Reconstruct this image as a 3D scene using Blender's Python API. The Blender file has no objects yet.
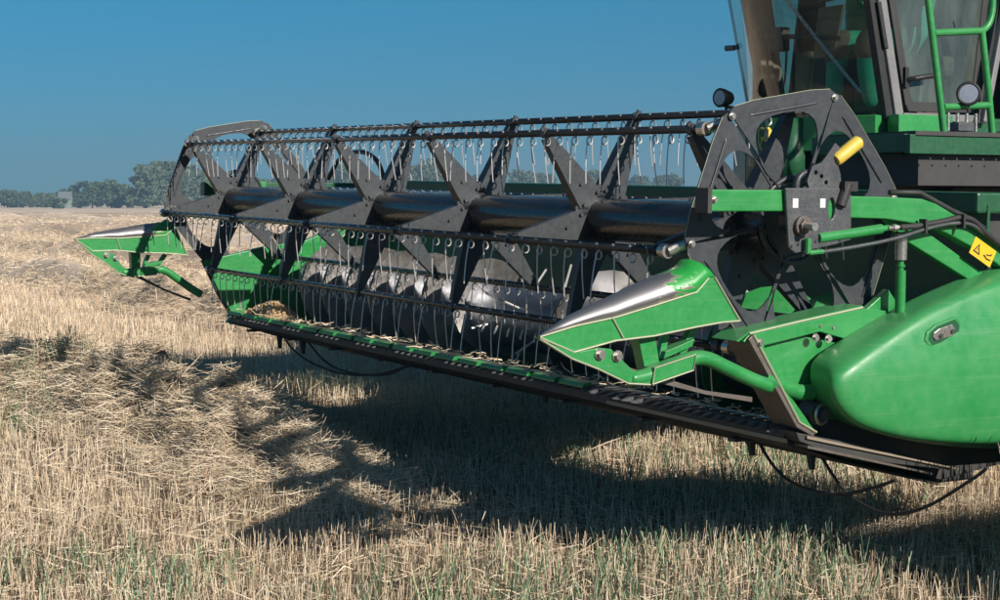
import bpy, bmesh, math, random
import numpy as np
from mathutils import Vector, Matrix
from mathutils.geometry import tessellate_polygon
random.seed(7); rng = np.random.default_rng(11)
S = bpy.context.scene; COL = S.collection
R = math.radians
# ------------------------------------------------------------------ camera, world, sun, exposure
cam_d = bpy.data.cameras.new('camera'); cam = bpy.data.objects.new('camera', cam_d); COL.objects.link(cam); S.camera = cam
cam_d.sensor_width = 36.0; cam_d.lens = 61.2; cam_d.clip_start = 0.1; cam_d.clip_end = 9000
YAW, PIT = 0.5300205, -0.0570937
fw = Vector((-math.cos(YAW)*math.cos(PIT), math.sin(YAW)*math.cos(PIT), math.sin(PIT)))
rt = Vector((math.sin(YAW), math.cos(YAW), 0)); upv = rt.cross(fw)
M = Matrix((rt, upv, -fw)).transposed().to_4x4(); M.translation = Vector((5.669, -4.588, 1.605))
cam.matrix_world = M
GZ = 0.0                                   # ground level
SUN_EL, SUN_ROT = R(27.5), math.atan2(1.0, 0.24)
w = bpy.data.worlds.new('World'); S.world = w; w.use_nodes = True
nt = w.node_tree; bg = nt.nodes['Background']
sky = nt.nodes.new('ShaderNodeTexSky'); sky.sky_type = 'NISHITA'; sky.sun_disc = False
sky.sun_elevation = SUN_EL; sky.sun_rotation = SUN_ROT
sky.altitude = 2500; sky.air_density = 1.0; sky.dust_density = 0.0; sky.ozone_density = 3.0
tint = nt.nodes.new('ShaderNodeMix'); tint.data_type = 'RGBA'; tint.blend_type = 'MULTIPLY'; tint.inputs[0].default_value = 1.0
wtc = nt.nodes.new('ShaderNodeTexCoord'); wsep = nt.nodes.new('ShaderNodeSeparateXYZ'); nt.links.new(wtc.outputs['Generated'], wsep.inputs[0])
wr = nt.nodes.new('ShaderNodeValToRGB'); nt.links.new(wsep.outputs[2], wr.inputs[0])
we = wr.color_ramp.elements; we[0].position = 0.0; we[0].color = (.20, .56, .80, 1); we[1].position = 0.20; we[1].color = (.08, 1.16, 1.30, 1)
q_ = we.new(.06); q_.color = (.20, .72, .94, 1); q_ = we.new(.6); q_.color = (.45, .95, 1.05, 1)
nt.links.new(wr.outputs[0], tint.inputs[7])
nt.links.new(sky.outputs[0], tint.inputs[6]); nt.links.new(tint.outputs[2], bg.inputs[0])
bg.inputs[1].default_value = 0.050
sd = bpy.data.lights.new('sun', 'SUN'); sun = bpy.data.objects.new('sun', sd); COL.objects.link(sun)
sd.energy = 5.0; sd.angle = R(0.5); sd.color = (1.0, 0.94, 0.86)
sdir = Vector((math.sin(SUN_ROT)*math.cos(SUN_EL), math.cos(SUN_ROT)*math.cos(SUN_EL), math.sin(SUN_EL)))
sun.rotation_euler = sdir.to_track_quat('Z', 'Y').to_euler(); sun.location = (20, 0, 20)
S.view_settings.view_transform = 'Standard'; S.view_settings.look = 'None'
S.view_settings.exposure = 0.26; S.view_settings.gamma = 1.0
S.cycles.max_bounces = 6; S.cycles.transparent_max_bounces = 12; S.cycles.volume_bounces = 0

# ------------------------------------------------------------------ materials
MAT = {}
def N(t, kind, **kw):
    n = t.nodes.new(kind)
    for k, v in kw.items():
        if k in ('op',): n.operation = v
        else: n.inputs[k].default_value = v
    return n
def mat(name, col, rough=.5, metal=0., dust=0., dust_col=(.34, .27, .18), scale=6., spec=.5, var=.12, coat=0., bump=0., up_dust=0.):
    m = bpy.data.materials.new(name); m.use_nodes = True; t = m.node_tree; L = t.links
    b = t.nodes['Principled BSDF']; b.inputs['Metallic'].default_value = metal
    b.inputs['Specular IOR Level'].default_value = spec; b.inputs['Coat Weight'].default_value = coat
    tc = t.nodes.new('ShaderNodeTexCoord')
    n1 = N(t, 'ShaderNodeTexNoise', Scale=scale, Detail=8., Roughness=.65); L.new(tc.outputs['Object'], n1.inputs['Vector'])
    n2 = N(t, 'ShaderNodeTexNoise', Scale=scale*7, Detail=6., Roughness=.7); L.new(tc.outputs['Object'], n2.inputs['Vector'])
    mv = t.nodes.new('ShaderNodeMapRange'); mv.inputs[1].default_value = .3; mv.inputs[2].default_value = .7
    mv.inputs[3].default_value = 1-var; mv.inputs[4].default_value = 1+var; L.new(n1.outputs[0], mv.inputs[0])
    mul = t.nodes.new('ShaderNodeVectorMath'); mul.operation = 'SCALE'; mul.inputs[0].default_value = col
    L.new(mv.outputs[0], mul.inputs['Scale'])
    mix = t.nodes.new('ShaderNodeMix'); mix.data_type = 'RGBA'; mix.inputs[7].default_value = (*dust_col, 1)
    L.new(mul.outputs[0], mix.inputs[6])
    mr = t.nodes.new('ShaderNodeMapRange'); mr.inputs[1].default_value = .42; mr.inputs[2].default_value = .72
    mr.inputs[3].default_value = dust*.25; mr.inputs[4].default_value = dust
    ad = N(t, 'ShaderNodeMath', op='ADD'); ml = N(t, 'ShaderNodeMath', op='MULTIPLY'); ml.inputs[1].default_value = .5
    L.new(n1.outputs[0], ad.inputs[0]); L.new(n2.outputs[0], ad.inputs[1]); L.new(ad.outputs[0], ml.inputs[0]); L.new(ml.outputs[0], mr.inputs[0])
    fac = mr.outputs[0]
    if up_dust:
        g = t.nodes.new('ShaderNodeNewGeometry'); sx = t.nodes.new('ShaderNodeSeparateXYZ'); L.new(g.outputs['True Normal'], sx.inputs[0])
        cl = t.nodes.new('ShaderNodeMapRange'); cl.inputs[1].default_value = .3; cl.inputs[2].default_value = .9; cl.inputs[3].default_value = 0; cl.inputs[4].default_value = up_dust
        L.new(sx.outputs[2], cl.inputs[0]); mx = N(t, 'ShaderNodeMath', op='MAXIMUM'); L.new(fac, mx.inputs[0]); L.new(cl.outputs[0], mx.inputs[1]); fac = mx.outputs[0]
    L.new(fac, mix.inputs[0]); L.new(mix.outputs[2], b.inputs['Base Color'])
    rr = t.nodes.new('ShaderNodeMapRange'); rr.inputs[1].default_value = .3; rr.inputs[2].default_value = .7
    rr.inputs[3].default_value = max(.05, rough-.1); rr.inputs[4].default_value = min(1, rough+.15)
    L.new(n2.outputs[0], rr.inputs[0]); L.new(rr.outputs[0], b.inputs['Roughness'])
    if bump:
        bp = N(t, 'ShaderNodeBump', Strength=bump, Distance=.003); L.new(n2.outputs[0], bp.inputs['Height']); L.new(bp.outputs[0], b.inputs['Normal'])
    MAT[name] = m; return m
GREEN = mat('green_paint', (.011, .24, .048), .38, dust=.22, dust_col=(.16, .33, .16), var=.12, coat=.15, up_dust=.35)
GREEN_SHIELD = mat('green_shield_plastic', (.014, .25, .055), .40, dust=.42, dust_col=(.15, .34, .17), scale=2.2, var=.08, coat=.2, up_dust=.30)
DKGREEN = mat('deep_green_paint_and_shade', (.006, .085, .032), .42, dust=.18, dust_col=(.10, .14, .08), var=.15)  # deep green, darkened further to stand in for shade on the platform
BLACK = mat('black_paint', (.028, .032, .037), .42, dust=.28, dust_col=(.12, .11, .10), scale=5)
TUBEB = mat('black_gloss_tube', (.012, .013, .016), .24, dust=.10, dust_col=(.10, .09, .08), scale=3, coat=.2)
PANELG = mat('charcoal_sheet', (.034, .038, .045), .44, dust=.28, dust_col=(.10, .098, .095), scale=4, bump=.15, metal=.1)
PLATEM = mat('dirty_dark_steel', (.06, .065, .075), .42, dust=.55, dust_col=(.22, .21, .20), scale=14, metal=.4, bump=.3)
RUBBER = mat('black_rubber', (.018, .018, .018), .6, dust=.3, dust_col=(.10, .09, .08))
CHROME = mat('bright_wire', (.62, .60, .58), .35, metal=.35, dust=.2, var=.1)
BARE = mat('bare_worn_metal', (.50, .47, .44), .28, metal=.85, dust=.3, dust_col=(.45, .38, .30), scale=9)
EDGE = mat('worn_edge', (.50, .44, .33), .5, metal=.2, dust=.75, dust_col=(.12, .26, .10), scale=26)
AUGM = mat('polished_auger_steel', (.52, .49, .46), .36, metal=.9, dust=.10, dust_col=(.28, .23, .17), scale=2, var=.06)
AUGT = mat('auger_tube_steel', (.16, .18, .22), .34, metal=.6, dust=.06, dust_col=(.12, .11, .10), scale=1.5, var=.05)
DARKM = mat('dark_grimy_steel_and_shade', (.035, .035, .035), .6, dust=.4, dust_col=(.09, .08, .065), scale=8)  # grimy steel; also stands in for shade on side body and platform box
RUST = mat('rusty_brown_steel', (.13, .105, .09), .5, metal=.4, dust=.5, dust_col=(.24, .21, .18), scale=12)
TAN = mat('dusty_bare_edge', (.34, .27, .19), .6, metal=.1, dust=.6, dust_col=(.12, .10, .08), scale=22)
YELLOW = mat('yellow_plastic', (.72, .50, .05), .45, dust=.3, dust_col=(.5, .42, .2), scale=20)
YSTICK = mat('yellow_sticker', (.85, .50, .02), .4)
WHITEP = mat('white_sticker', (.75, .74, .72), .5)
INKB = mat('black_print', (.015, .015, .015), .5)
CABG = mat('grey_cab_frame', (.17, .165, .17), .45, dust=.4, dust_col=(.28, .26, .24), scale=6)
CABI = mat('brown_cab_trim', (.11, .092, .072), .8, dust=.3, dust_col=(.16, .14, .11), scale=5)
CABL = mat('beige_cab_trim', (.20, .19, .15), .8, dust=.2, scale=5)
BEIGE = mat('pale_window_seal', (.78, .80, .70), .5, dust=.3, scale=5)
TEAL = mat('teal_work_fabric', (.05, .50, .36), .9, dust=.2, dust_col=(.1, .2, .16), scale=20, spec=.1)
GREYF = mat('grey_work_fabric', (.16, .145, .13), .9, dust=.2, scale=20, spec=.1)
PINKF = mat('pink_patterned_fabric', (.50, .30, .28), .9, dust=.8, dust_col=(.12, .35, .30), scale=28, spec=.1)
SKIN = mat('skin', (.50, .27, .18), .55)
HAIR = mat('dark_hair', (.03, .02, .015), .6)
LENS = mat('lamp_lens', (.35, .35, .40), .25, metal=.4)
CHAFF = mat('grain_chaff', (.62, .44, .25), .85, dust=.5, dust_col=(.40, .24, .12), scale=60, var=.4)
BARK = mat('tree_bark', (.10, .08, .06), .9)
BARNW = mat('pale_barn_wall', (.24, .29, .24), .8); BARNR = mat('grey_barn_roof', (.16, .18, .19), .7)

def streaks(m, amt=.25):
    t = m.node_tree; L = t.links; b = t.nodes['Principled BSDF']; src = b.inputs['Base Color'].links[0].from_socket
    tc = t.nodes.new('ShaderNodeTexCoord'); fac = None
    for rx, sc in ((.25, (2, .8, 20)), (-.12, (2, .6, 34))):
        mp = t.nodes.new('ShaderNodeMapping'); mp.inputs['Rotation'].default_value = (rx, 0, 0); mp.inputs['Scale'].default_value = sc; L.new(tc.outputs['Object'], mp.inputs[0])
        n = N(t, 'ShaderNodeTexNoise', Scale=2., Detail=5., Roughness=.6); L.new(mp.outputs[0], n.inputs['Vector'])
        q = t.nodes.new('ShaderNodeMapRange'); q.inputs[1].default_value = .56; q.inputs[2].default_value = .78; q.inputs[4].default_value = amt; L.new(n.outputs[0], q.inputs[0])
        if fac is None: fac = q.outputs[0]
        else:
            mx = N(t, 'ShaderNodeMath', op='MAXIMUM'); L.new(fac, mx.inputs[0]); L.new(q.outputs[0], mx.inputs[1]); fac = mx.outputs[0]
    mi = t.nodes.new('ShaderNodeMix'); mi.data_type = 'RGBA'; mi.inputs[7].default_value = (.30, .42, .28, 1); L.new(fac, mi.inputs[0]); L.new(src, mi.inputs[6]); L.new(mi.outputs[2], b.inputs['Base Color'])
streaks(GREEN_SHIELD, .20); streaks(GREEN, .18); streaks(PANELG, .10); streaks(PLATEM, .15)
def worn_hood():
    m = bpy.data.materials.new('worn_metal_hood'); m.use_nodes = True; t = m.node_tree; L = t.links; b = t.nodes['Principled BSDF']
    tc = t.nodes.new('ShaderNodeTexCoord'); s = t.nodes.new('ShaderNodeSeparateXYZ'); L.new(tc.outputs['Object'], s.inputs[0])
    n = N(t, 'ShaderNodeTexNoise', Scale=9., Detail=5., Roughness=.7)
    mp = t.nodes.new('ShaderNodeMapping'); mp.inputs['Scale'].default_value = (3, 1, 3); L.new(tc.outputs['Object'], mp.inputs[0]); L.new(mp.outputs[0], n.inputs['Vector'])
    # paint survives at the back of the hood (object y near 0), worn away towards the nose
    a = N(t, 'ShaderNodeMath', op='MULTIPLY_ADD'); a.inputs[1].default_value = .75; L.new(n.outputs[0], a.inputs[0]); L.new(s.outputs[1], a.inputs[2])
    r = t.nodes.new('ShaderNodeMapRange'); r.inputs[1].default_value = .10; r.inputs[2].default_value = .13; L.new(a.outputs[0], r.inputs[0])
    mx = t.nodes.new('ShaderNodeMix'); mx.data_type = 'RGBA'; mx.inputs[6].default_value = (.46, .43, .42, 1); mx.inputs[7].default_value = (.02, .30, .05, 1)
    L.new(r.outputs[0], mx.inputs[0])
    r2 = t.nodes.new('ShaderNodeMapRange'); r2.inputs[1].default_value = .05; r2.inputs[2].default_value = .10; L.new(a.outputs[0], r2.inputs[0])
    mx0 = t.nodes.new('ShaderNodeMix'); mx0.data_type = 'RGBA'; mx0.inputs[6].default_value = (.36, .345, .34, 1); mx0.inputs[7].default_value = (.62, .55, .42, 1)
    L.new(r2.outputs[0], mx0.inputs[0]); L.new(mx0.outputs[2], mx.inputs[6]); L.new(mx.outputs[2], b.inputs['Base Color'])
    iv = N(t, 'ShaderNodeMath', op='SUBTRACT'); iv.inputs[0].default_value = .85; L.new(r.outputs[0], iv.inputs[1]); iv.use_clamp = True
    L.new(iv.outputs[0], b.inputs['Metallic']); b.inputs['Roughness'].default_value = .42
    return m
HOOD = worn_hood()

def glass(name, tint, gloss=.12, dustc=(.25, .26, .22), dust=.12):
    m = bpy.data.materials.new(name); m.use_nodes = True; t = m.node_tree; L = t.links; t.nodes.remove(t.nodes['Principled BSDF'])
    out = t.nodes['Material Output']; tr = t.nodes.new('ShaderNodeBsdfTransparent'); tr.inputs[0].default_value = (*tint, 1)
    gl = t.nodes.new('ShaderNodeBsdfGlossy'); gl.inputs['Roughness'].default_value = .05
    df = t.nodes.new('ShaderNodeBsdfDiffuse'); df.inputs[0].default_value = (*dustc, 1)
    tc = t.nodes.new('ShaderNodeTexCoord'); n = N(t, 'ShaderNodeTexNoise', Scale=3., Detail=7., Roughness=.7)
    mp = t.nodes.new('ShaderNodeMapping'); mp.inputs['Scale'].default_value = (1, 1, .35); L.new(tc.outputs['Object'], mp.inputs[0]); L.new(mp.outputs[0], n.inputs['Vector'])
    r = t.nodes.new('ShaderNodeMapRange'); r.inputs[1].default_value = .35; r.inputs[2].default_value = .75; r.inputs[3].default_value = dust*.4; r.inputs[4].default_value = dust*1.9; L.new(n.outputs[0], r.inputs[0])
    m1 = t.nodes.new('ShaderNodeMixShader'); L.new(r.outputs[0], m1.inputs[0]); L.new(tr.outputs[0], m1.inputs[1]); L.new(df.outputs[0], m1.inputs[2])
    fr = t.nodes.new('ShaderNodeLayerWeight'); fr.inputs[0].default_value = .5; pw = N(t, 'ShaderNodeMath', op='POWER'); pw.inputs[1].default_value = 4.5; L.new(fr.outputs['Facing'], pw.inputs[0])
    mm = N(t, 'ShaderNodeMath', op='MULTIPLY_ADD'); mm.inputs[1].default_value = .75; mm.inputs[2].default_value = .035+gloss; L.new(pw.outputs[0], mm.inputs[0])
    m2 = t.nodes.new('ShaderNodeMixShader'); L.new(mm.outputs[0], m2.inputs[0]); L.new(m1.outputs[0], m2.inputs[1]); L.new(gl.outputs[0], m2.inputs[2])
    L.new(m2.outputs[0], out.inputs[0]); return m
GLASS = glass('tinted_dusty_glass', (.80, .84, .76), .01, dust=.14)
GLASSD = glass('dusty_door_glass', (.55, .62, .58), .02, (.28, .32, .29), .20)

# ------------------------------------------------------------------ object helpers
def link(name, me, m, parent, label=None, smooth=False, bevel=0, seg=2):
    o = bpy.data.objects.new(name, me); COL.objects.link(o)
    if m is not None and not me.materials: me.materials.append(m)
    if parent is not None: o.parent = parent
    if label: o['label'] = label
    if smooth:
        me.polygons.foreach_set('use_smooth', [True]*len(me.polygons))
        if smooth == 'auto':
            try: me.set_sharp_from_angle(angle=R(40))
            except Exception: pass
    if bevel:
        b = o.modifiers.new('bevel', 'BEVEL'); b.width = bevel; b.segments = seg; b.limit_method = 'ANGLE'; b.angle_limit = R(35)
    return o
def root(name, label, cat, loc=(0, 0, 0), group=None):
    o = bpy.data.objects.new(name, None); COL.objects.link(o); o.location = loc; o.empty_display_size = .3
    o['label'] = label; o['category'] = cat
    if group: o['group'] = group
    return o
class MB:
    def __init__(s): s.v = []; s.f = []
    def add(s, vs, fs):
        k = len(s.v); s.v += [tuple(p) for p in vs]; s.f += [tuple(i+k for i in f) for f in fs]; return s
    def box(s, a, b):
        x0, y0, z0 = a; x1, y1, z1 = b
        return s.add([(x0,y0,z0),(x1,y0,z0),(x1,y1,z0),(x0,y1,z0),(x0,y0,z1),(x1,y0,z1),(x1,y1,z1),(x0,y1,z1)],
                     [(0,3,2,1),(4,5,6,7),(0,1,5,4),(1,2,6,5),(2,3,7,6),(3,0,4,7)])
    def prism(s, loop, d0, d1, ax='x', holes=()):
        """outline in the two other axes, swept along ax from d0 to d1"""
        def P(p, d):
            return (d, p[0], p[1]) if ax == 'x' else ((p[0], d, p[1]) if ax == 'y' else (p[0], p[1], d))
        loops = [list(loop)]+[list(h) for h in holes]
        flat = [p for l in loops for p in l]; n = len(flat)
        tr = tessellate_polygon([[Vector((p[0], p[1], 0)) for p in l] for l in loops])
        vs = [P(p, d0) for p in flat]+[P(p, d1) for p in flat]
        if not holes: fs = [tuple(range(n)), tuple(range(2*n-1, n-1, -1))]
        else: fs = [tuple(t) for t in tr]+[tuple(i+n for i in t[::-1]) for t in tr]
        o = 0
        for l in loops:
            m = len(l)
            for i in range(m):
                a, b = o+i, o+(i+1) % m; fs.append((a, b, b+n, a+n))
            o += m
        return s.add(vs, fs)
    def tube(s, pts, r, n=8, cap=True):
        pts = [Vector(p) for p in pts]; rs = r if isinstance(r, (list, tuple)) else [r]*len(pts)
        k = len(s.v); ref = None; m = len(pts)
        for i, p in enumerate(pts):
            t = (pts[min(i+1, m-1)]-pts[max(i-1, 0)]).normalized()
            if ref is None: ref = t.orthogonal().normalized()
            u = (ref-t*ref.dot(t)).normalized(); ref = u; w_ = t.cross(u)
            for j in range(n):
                a = 2*math.pi*j/n; s.v.append(tuple(p+(u*math.cos(a)+w_*math.sin(a))*rs[i]))
        for i in range(m-1):
            for j in range(n):
                a = k+i*n+j; b = k+i*n+(j+1) % n; s.f.append((a, b, b+n, a+n))
        if cap:
            s.f.append(tuple(k+j for j in range(n))[::-1]); s.f.append(tuple(k+(m-1)*n+j for j in range(n)))
        return s
    def ring(s, c, nrm, R0, r, n=12, k=5):
        c = Vector(c); nrm = Vector(nrm).normalized(); u = nrm.orthogonal().normalized(); w_ = nrm.cross(u); b0 = len(s.v)
        for i in range(n):
            a = 2*math.pi*i/n; d = u*math.cos(a)+w_*math.sin(a)
            for j in range(k):
                b = 2*math.pi*j/k; s.v.append(tuple(c+d*(R0+r*math.cos(b))+nrm*r*math.sin(b)))
        for i in range(n):
            for j in range(k):
                p = b0+i*k+j; q = b0+i*k+(j+1) % k; p2 = b0+((i+1) % n)*k+j; q2 = b0+((i+1) % n)*k+(j+1) % k
                s.f.append((p, p2, q2, q))
        return s
    def loft(s, rings, closed=True, cap=True):
        n = len(rings[0]); k = len(s.v)
        for r in rings: s.v += [tuple(p) for p in r]
        for i in range(len(rings)-1):
            for j in range(n if closed else n-1):
                a = k+i*n+j; b = k+i*n+(j+1) % n; s.f.append((a, b, b+n, a+n))
        if cap and closed:
            s.f.append(tuple(k+j for j in range(n))[::-1]); s.f.append(tuple(k+(len(rings)-1)*n+j for j in range(n)))
        return s
    def mesh(s, name):
        me = bpy.data.meshes.new(name); me.from_pydata(s.v, [], s.f)
        bm = bmesh.new(); bm.from_mesh(me); bmesh.ops.recalc_face_normals(bm, faces=bm.faces); bm.to_mesh(me); bm.free()
        return me
    def build(s, name, m, parent, **kw): return link(name, s.mesh(name), m, parent, **kw)
def share(name, me, parent, loc=(0, 0, 0), rot=(0, 0, 0)):
    o = bpy.data.objects.new(name, me); COL.objects.link(o); o.parent = parent; o.location = loc; o.rotation_euler = rot; return o
def smoothline(pts, k=6):
    """Catmull-Rom through the points"""
    P = [Vector(p) for p in pts]; P = [2*P[0]-P[1]]+P+[2*P[-1]-P[-2]]; out = []
    for i in range(1, len(P)-2):
        for j in range(k):
            t = j/k; a, b, c, d = P[i-1:i+3]
            out.append(.5*((2*b)+(c-a)*t+(2*a-5*b+4*c-d)*t*t+(3*b-a-3*c+d)*t**3))
    out.append(P[-2]); return out
def bolt_mesh(r=.012, h=.01):
    return MB().tube([(0, 0, 0), (h*.5, 0, 0)], r*1.5, 12).tube([(h*.5, 0, 0), (h*1.6, 0, 0)], r, 6).mesh('bolt')
BOLT = bolt_mesh(); BOLT.materials.append(BARE)
def bolts(parent, pts, sc=1.):
    for p in pts:
        o = share('bolt', BOLT, parent, p); o.scale = (sc,)*3

# ================================================================== GROUND
SW = [(-0.62, .38, .60), (3.9, .46, .62), (10.3, .52, .68), (17.0, .55, .72), (24., .58, .78), (31., .6, .85), (38., .6, .9), (46., .5, 1.0), (55., .5, 1.0), (65., .5, 1.1), (78, .5, 1.2), (92, .5, 1.2)]
def nz(x, y, s, ph):
    return (np.sin(x*s+ph)*np.cos(y*s*1.3+ph*2)+.6*np.sin(x*s*2.3+y*s*1.9+ph*3)+.4*np.sin(-x*s*4.1+y*s*4.7+ph))/2
def swath(x, y):
    """straw height above the soil, and how much straw there is"""
    h = np.zeros_like(x)
    for i, (yc, a, wd) in enumerate(SW):
        c = yc+.35*np.sin(x*.21+i)+.15*np.sin(x*.9+i*2)
        g = np.exp(-((y-c)/wd)**2*1.6)*a*(1+.35*nz(x, y, 1.6, i)+.25*nz(x, y, 3.7, i*1.7))
        g = g*(1+.30*np.sin(x*7.3+3*np.sin(y*5+i))*np.sin(y*8.1+2*np.sin(x*4.3)))
        if i == 0:
            end = 1/(1+np.exp((x+2.6)*3.2)); far = 1/(1+np.exp(-(x+60)*.2)); g = g*end*far
            g = g*(1+.15*np.exp(-((x+6.2)/1.2)**2))
        h = np.maximum(h, g)
    return h
def gh(x, y):
    return GZ+.025*nz(x, y, 1.3, .4)+.012*nz(x, y, 5.1, 1.4)+swath(x, y)
def ground():
    def axis(c, dense, far, n1, n2):
        a = np.linspace(-dense, dense, n1); b = dense*np.geomspace(1.03, far/dense, n2)
        return c+np.concatenate([-b[::-1], a, b])
    X = axis(-5, 16, 5000, 230, 70); Y = axis(2, 9, 5000, 170, 80); Y = np.concatenate([Y[Y < 11], np.arange(11.05, 122, .42), Y[Y > 122.3]])
    xx, yy = np.meshgrid(X, Y); zz = gh(xx, yy); d = np.hypot(xx-5.7, yy+4.6)
    zz = np.where(d > 220, GZ, zz); zz = np.where((yy > 100) & (d <= 220), GZ, zz)
    v = np.stack([xx, yy, zz], -1).reshape(-1, 3); nx = len(X); ny = len(Y)
    i = np.arange(nx*ny).reshape(ny, nx); f = np.stack([i[:-1, :-1], i[:-1, 1:], i[1:, 1:], i[1:, :-1]], -1).reshape(-1, 4)
    me = bpy.data.meshes.new('ground'); me.from_pydata(v.tolist(), [], f.tolist())
    m = bpy.data.materials.new('stubble_soil'); m.use_nodes = True; t = m.node_tree; L = t.links; b = t.nodes['Principled BSDF']
    tc = t.nodes.new('ShaderNodeNewGeometry')
    def noise(sc, det, rough, scale=(1, 1, 1)):
        mp = t.nodes.new('ShaderNodeMapping'); mp.inputs['Scale'].default_value = scale; L.new(tc.outputs['Position'], mp.inputs[0])
        n = N(t, 'ShaderNodeTexNoise', Scale=sc, Detail=det, Roughness=rough); L.new(mp.outputs[0], n.inputs['Vector']); return n
    fine = noise(30, 8, .75, (1, 1.6, 1)); mid = noise(1.3, 6, .6, (.5, 1.4, 1)); big = noise(.09, 5, .55, (.35, 1.8, 1))
    cr = t.nodes.new('ShaderNodeValToRGB'); L.new(fine.outputs[0], cr.inputs[0])
    e = cr.color_ramp.elements; e[0].position = .32; e[0].color = (.10, .073, .05, 1); e[1].position = .62; e[1].color = (.44, .34, .235, 1)
    cr2 = t.nodes.new('ShaderNodeValToRGB'); L.new(mid.outputs[0], cr2.inputs[0])
    e = cr2.color_ramp.elements; e[0].position = .35; e[0].color = (.80, .80, .76, 1); e[1].position = .65; e[1].color = (1.12, 1.08, 1.04, 1)
    cr3 = t.nodes.new('ShaderNodeValToRGB'); L.new(big.outputs[0], cr3.inputs[0])
    e = cr3.color_ramp.elements; e[0].position = .40; e[0].color = (.80, .76, .72, 1); e[1].position = .60; e[1].color = (1.12, 1.1, 1.08, 1)
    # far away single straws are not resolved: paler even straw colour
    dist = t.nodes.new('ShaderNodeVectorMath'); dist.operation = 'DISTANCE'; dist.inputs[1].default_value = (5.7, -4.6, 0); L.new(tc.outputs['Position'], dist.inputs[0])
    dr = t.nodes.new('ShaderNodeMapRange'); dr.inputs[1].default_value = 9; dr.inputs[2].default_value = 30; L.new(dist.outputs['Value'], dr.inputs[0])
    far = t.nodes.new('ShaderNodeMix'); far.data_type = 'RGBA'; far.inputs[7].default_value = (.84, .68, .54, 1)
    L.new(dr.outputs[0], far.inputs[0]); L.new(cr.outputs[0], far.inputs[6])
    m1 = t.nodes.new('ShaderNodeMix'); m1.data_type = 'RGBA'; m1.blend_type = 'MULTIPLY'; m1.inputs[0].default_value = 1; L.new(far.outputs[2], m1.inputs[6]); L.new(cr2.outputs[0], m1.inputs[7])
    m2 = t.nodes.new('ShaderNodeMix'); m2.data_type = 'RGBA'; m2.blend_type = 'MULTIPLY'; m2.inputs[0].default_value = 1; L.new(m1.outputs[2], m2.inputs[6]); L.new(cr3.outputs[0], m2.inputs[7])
    rp = t.nodes.new('ShaderNodeSeparateXYZ'); L.new(tc.outputs['Position'], rp.inputs[0])
    wob = noise(.05, 3, .5, (1, 1, 1)); ra_ = N(t, 'ShaderNodeMath', op='MULTIPLY_ADD'); ra_.inputs[1].default_value = 5; L.new(wob.outputs[0], ra_.inputs[0]); L.new(rp.outputs[1], ra_.inputs[2])
    rb_ = N(t, 'ShaderNodeMath', op='MULTIPLY'); rb_.inputs[1].default_value = 2*math.pi/14; L.new(ra_.outputs[0], rb_.inputs[0]); rc_ = N(t, 'ShaderNodeMath', op='SINE'); L.new(rb_.outputs[0], rc_.inputs[0])
    rd_ = t.nodes.new('ShaderNodeMapRange'); rd_.inputs[1].default_value = .2; rd_.inputs[2].default_value = .95; rd_.inputs[3].default_value = 1.14; rd_.inputs[4].default_value = .66; L.new(rc_.outputs[0], rd_.inputs[0])  # distant row bands: straw tone plus shade of the row sides, as colour
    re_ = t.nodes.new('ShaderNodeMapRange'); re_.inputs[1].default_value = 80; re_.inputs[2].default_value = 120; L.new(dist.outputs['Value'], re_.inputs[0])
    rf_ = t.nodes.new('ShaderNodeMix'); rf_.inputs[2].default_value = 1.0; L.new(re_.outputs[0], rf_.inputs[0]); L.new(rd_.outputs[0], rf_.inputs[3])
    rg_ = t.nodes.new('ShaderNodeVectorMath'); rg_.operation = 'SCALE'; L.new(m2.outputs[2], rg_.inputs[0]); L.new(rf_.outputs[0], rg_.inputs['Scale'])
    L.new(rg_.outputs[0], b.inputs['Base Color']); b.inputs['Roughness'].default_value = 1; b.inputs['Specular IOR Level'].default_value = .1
    bs = t.nodes.new('ShaderNodeMapRange'); bs.inputs[1].default_value = 8; bs.inputs[2].default_value = 45; bs.inputs[3].default_value = .9; bs.inputs[4].default_value = .0; L.new(dist.outputs['Value'], bs.inputs[0])
    bp = N(t, 'ShaderNodeBump', Distance=.05); L.new(bs.outputs[0], bp.inputs['Strength']); L.new(fine.outputs[0], bp.inputs['Height']); L.new(bp.outputs[0], b.inputs['Normal'])
    o = link('ground', me, m, None, smooth=True); o['kind'] = 'structure'; o['label'] = 'harvested pale straw-coloured grain field reaching to the horizon'
ground()

def straw_mat(name, stops, trans=.15):
    m = bpy.data.materials.new(name); m.use_nodes = True; t = m.node_tree; L = t.links; b = t.nodes['Principled BSDF']
    a = t.nodes.new('ShaderNodeAttribute'); a.attribute_name = 'tint'
    cr = t.nodes.new('ShaderNodeValToRGB'); L.new(a.outputs['Fac'], cr.inputs[0]); el = cr.color_ramp.elements
    el[0].position = stops[0][0]; el[0].color = (*stops[0][1], 1); el[1].position = stops[-1][0]; el[1].color = (*stops[-1][1], 1)
    for p, c in stops[1:-1]: q = el.new(p); q.color = (*c, 1)
    L.new(cr.outputs[0], b.inputs['Base Color']); b.inputs['Roughness'].default_value = .6; b.inputs['Specular IOR Level'].default_value = .3
    return m
STRAW = straw_mat('dry_straw', [(0, (.15, .10, .06)), (.3, (.40, .315, .205)), (.6, (.66, .52, .36)), (.85, (.82, .69, .52)), (.86, (.58, .34, .19)), (1, (.66, .45, .28))])
WEED = straw_mat('green_weed', [(0, (.04, .10, .05)), (.5, (.13, .23, .12)), (.8, (.25, .34, .19)), (1, (.45, .42, .24))])
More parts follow.
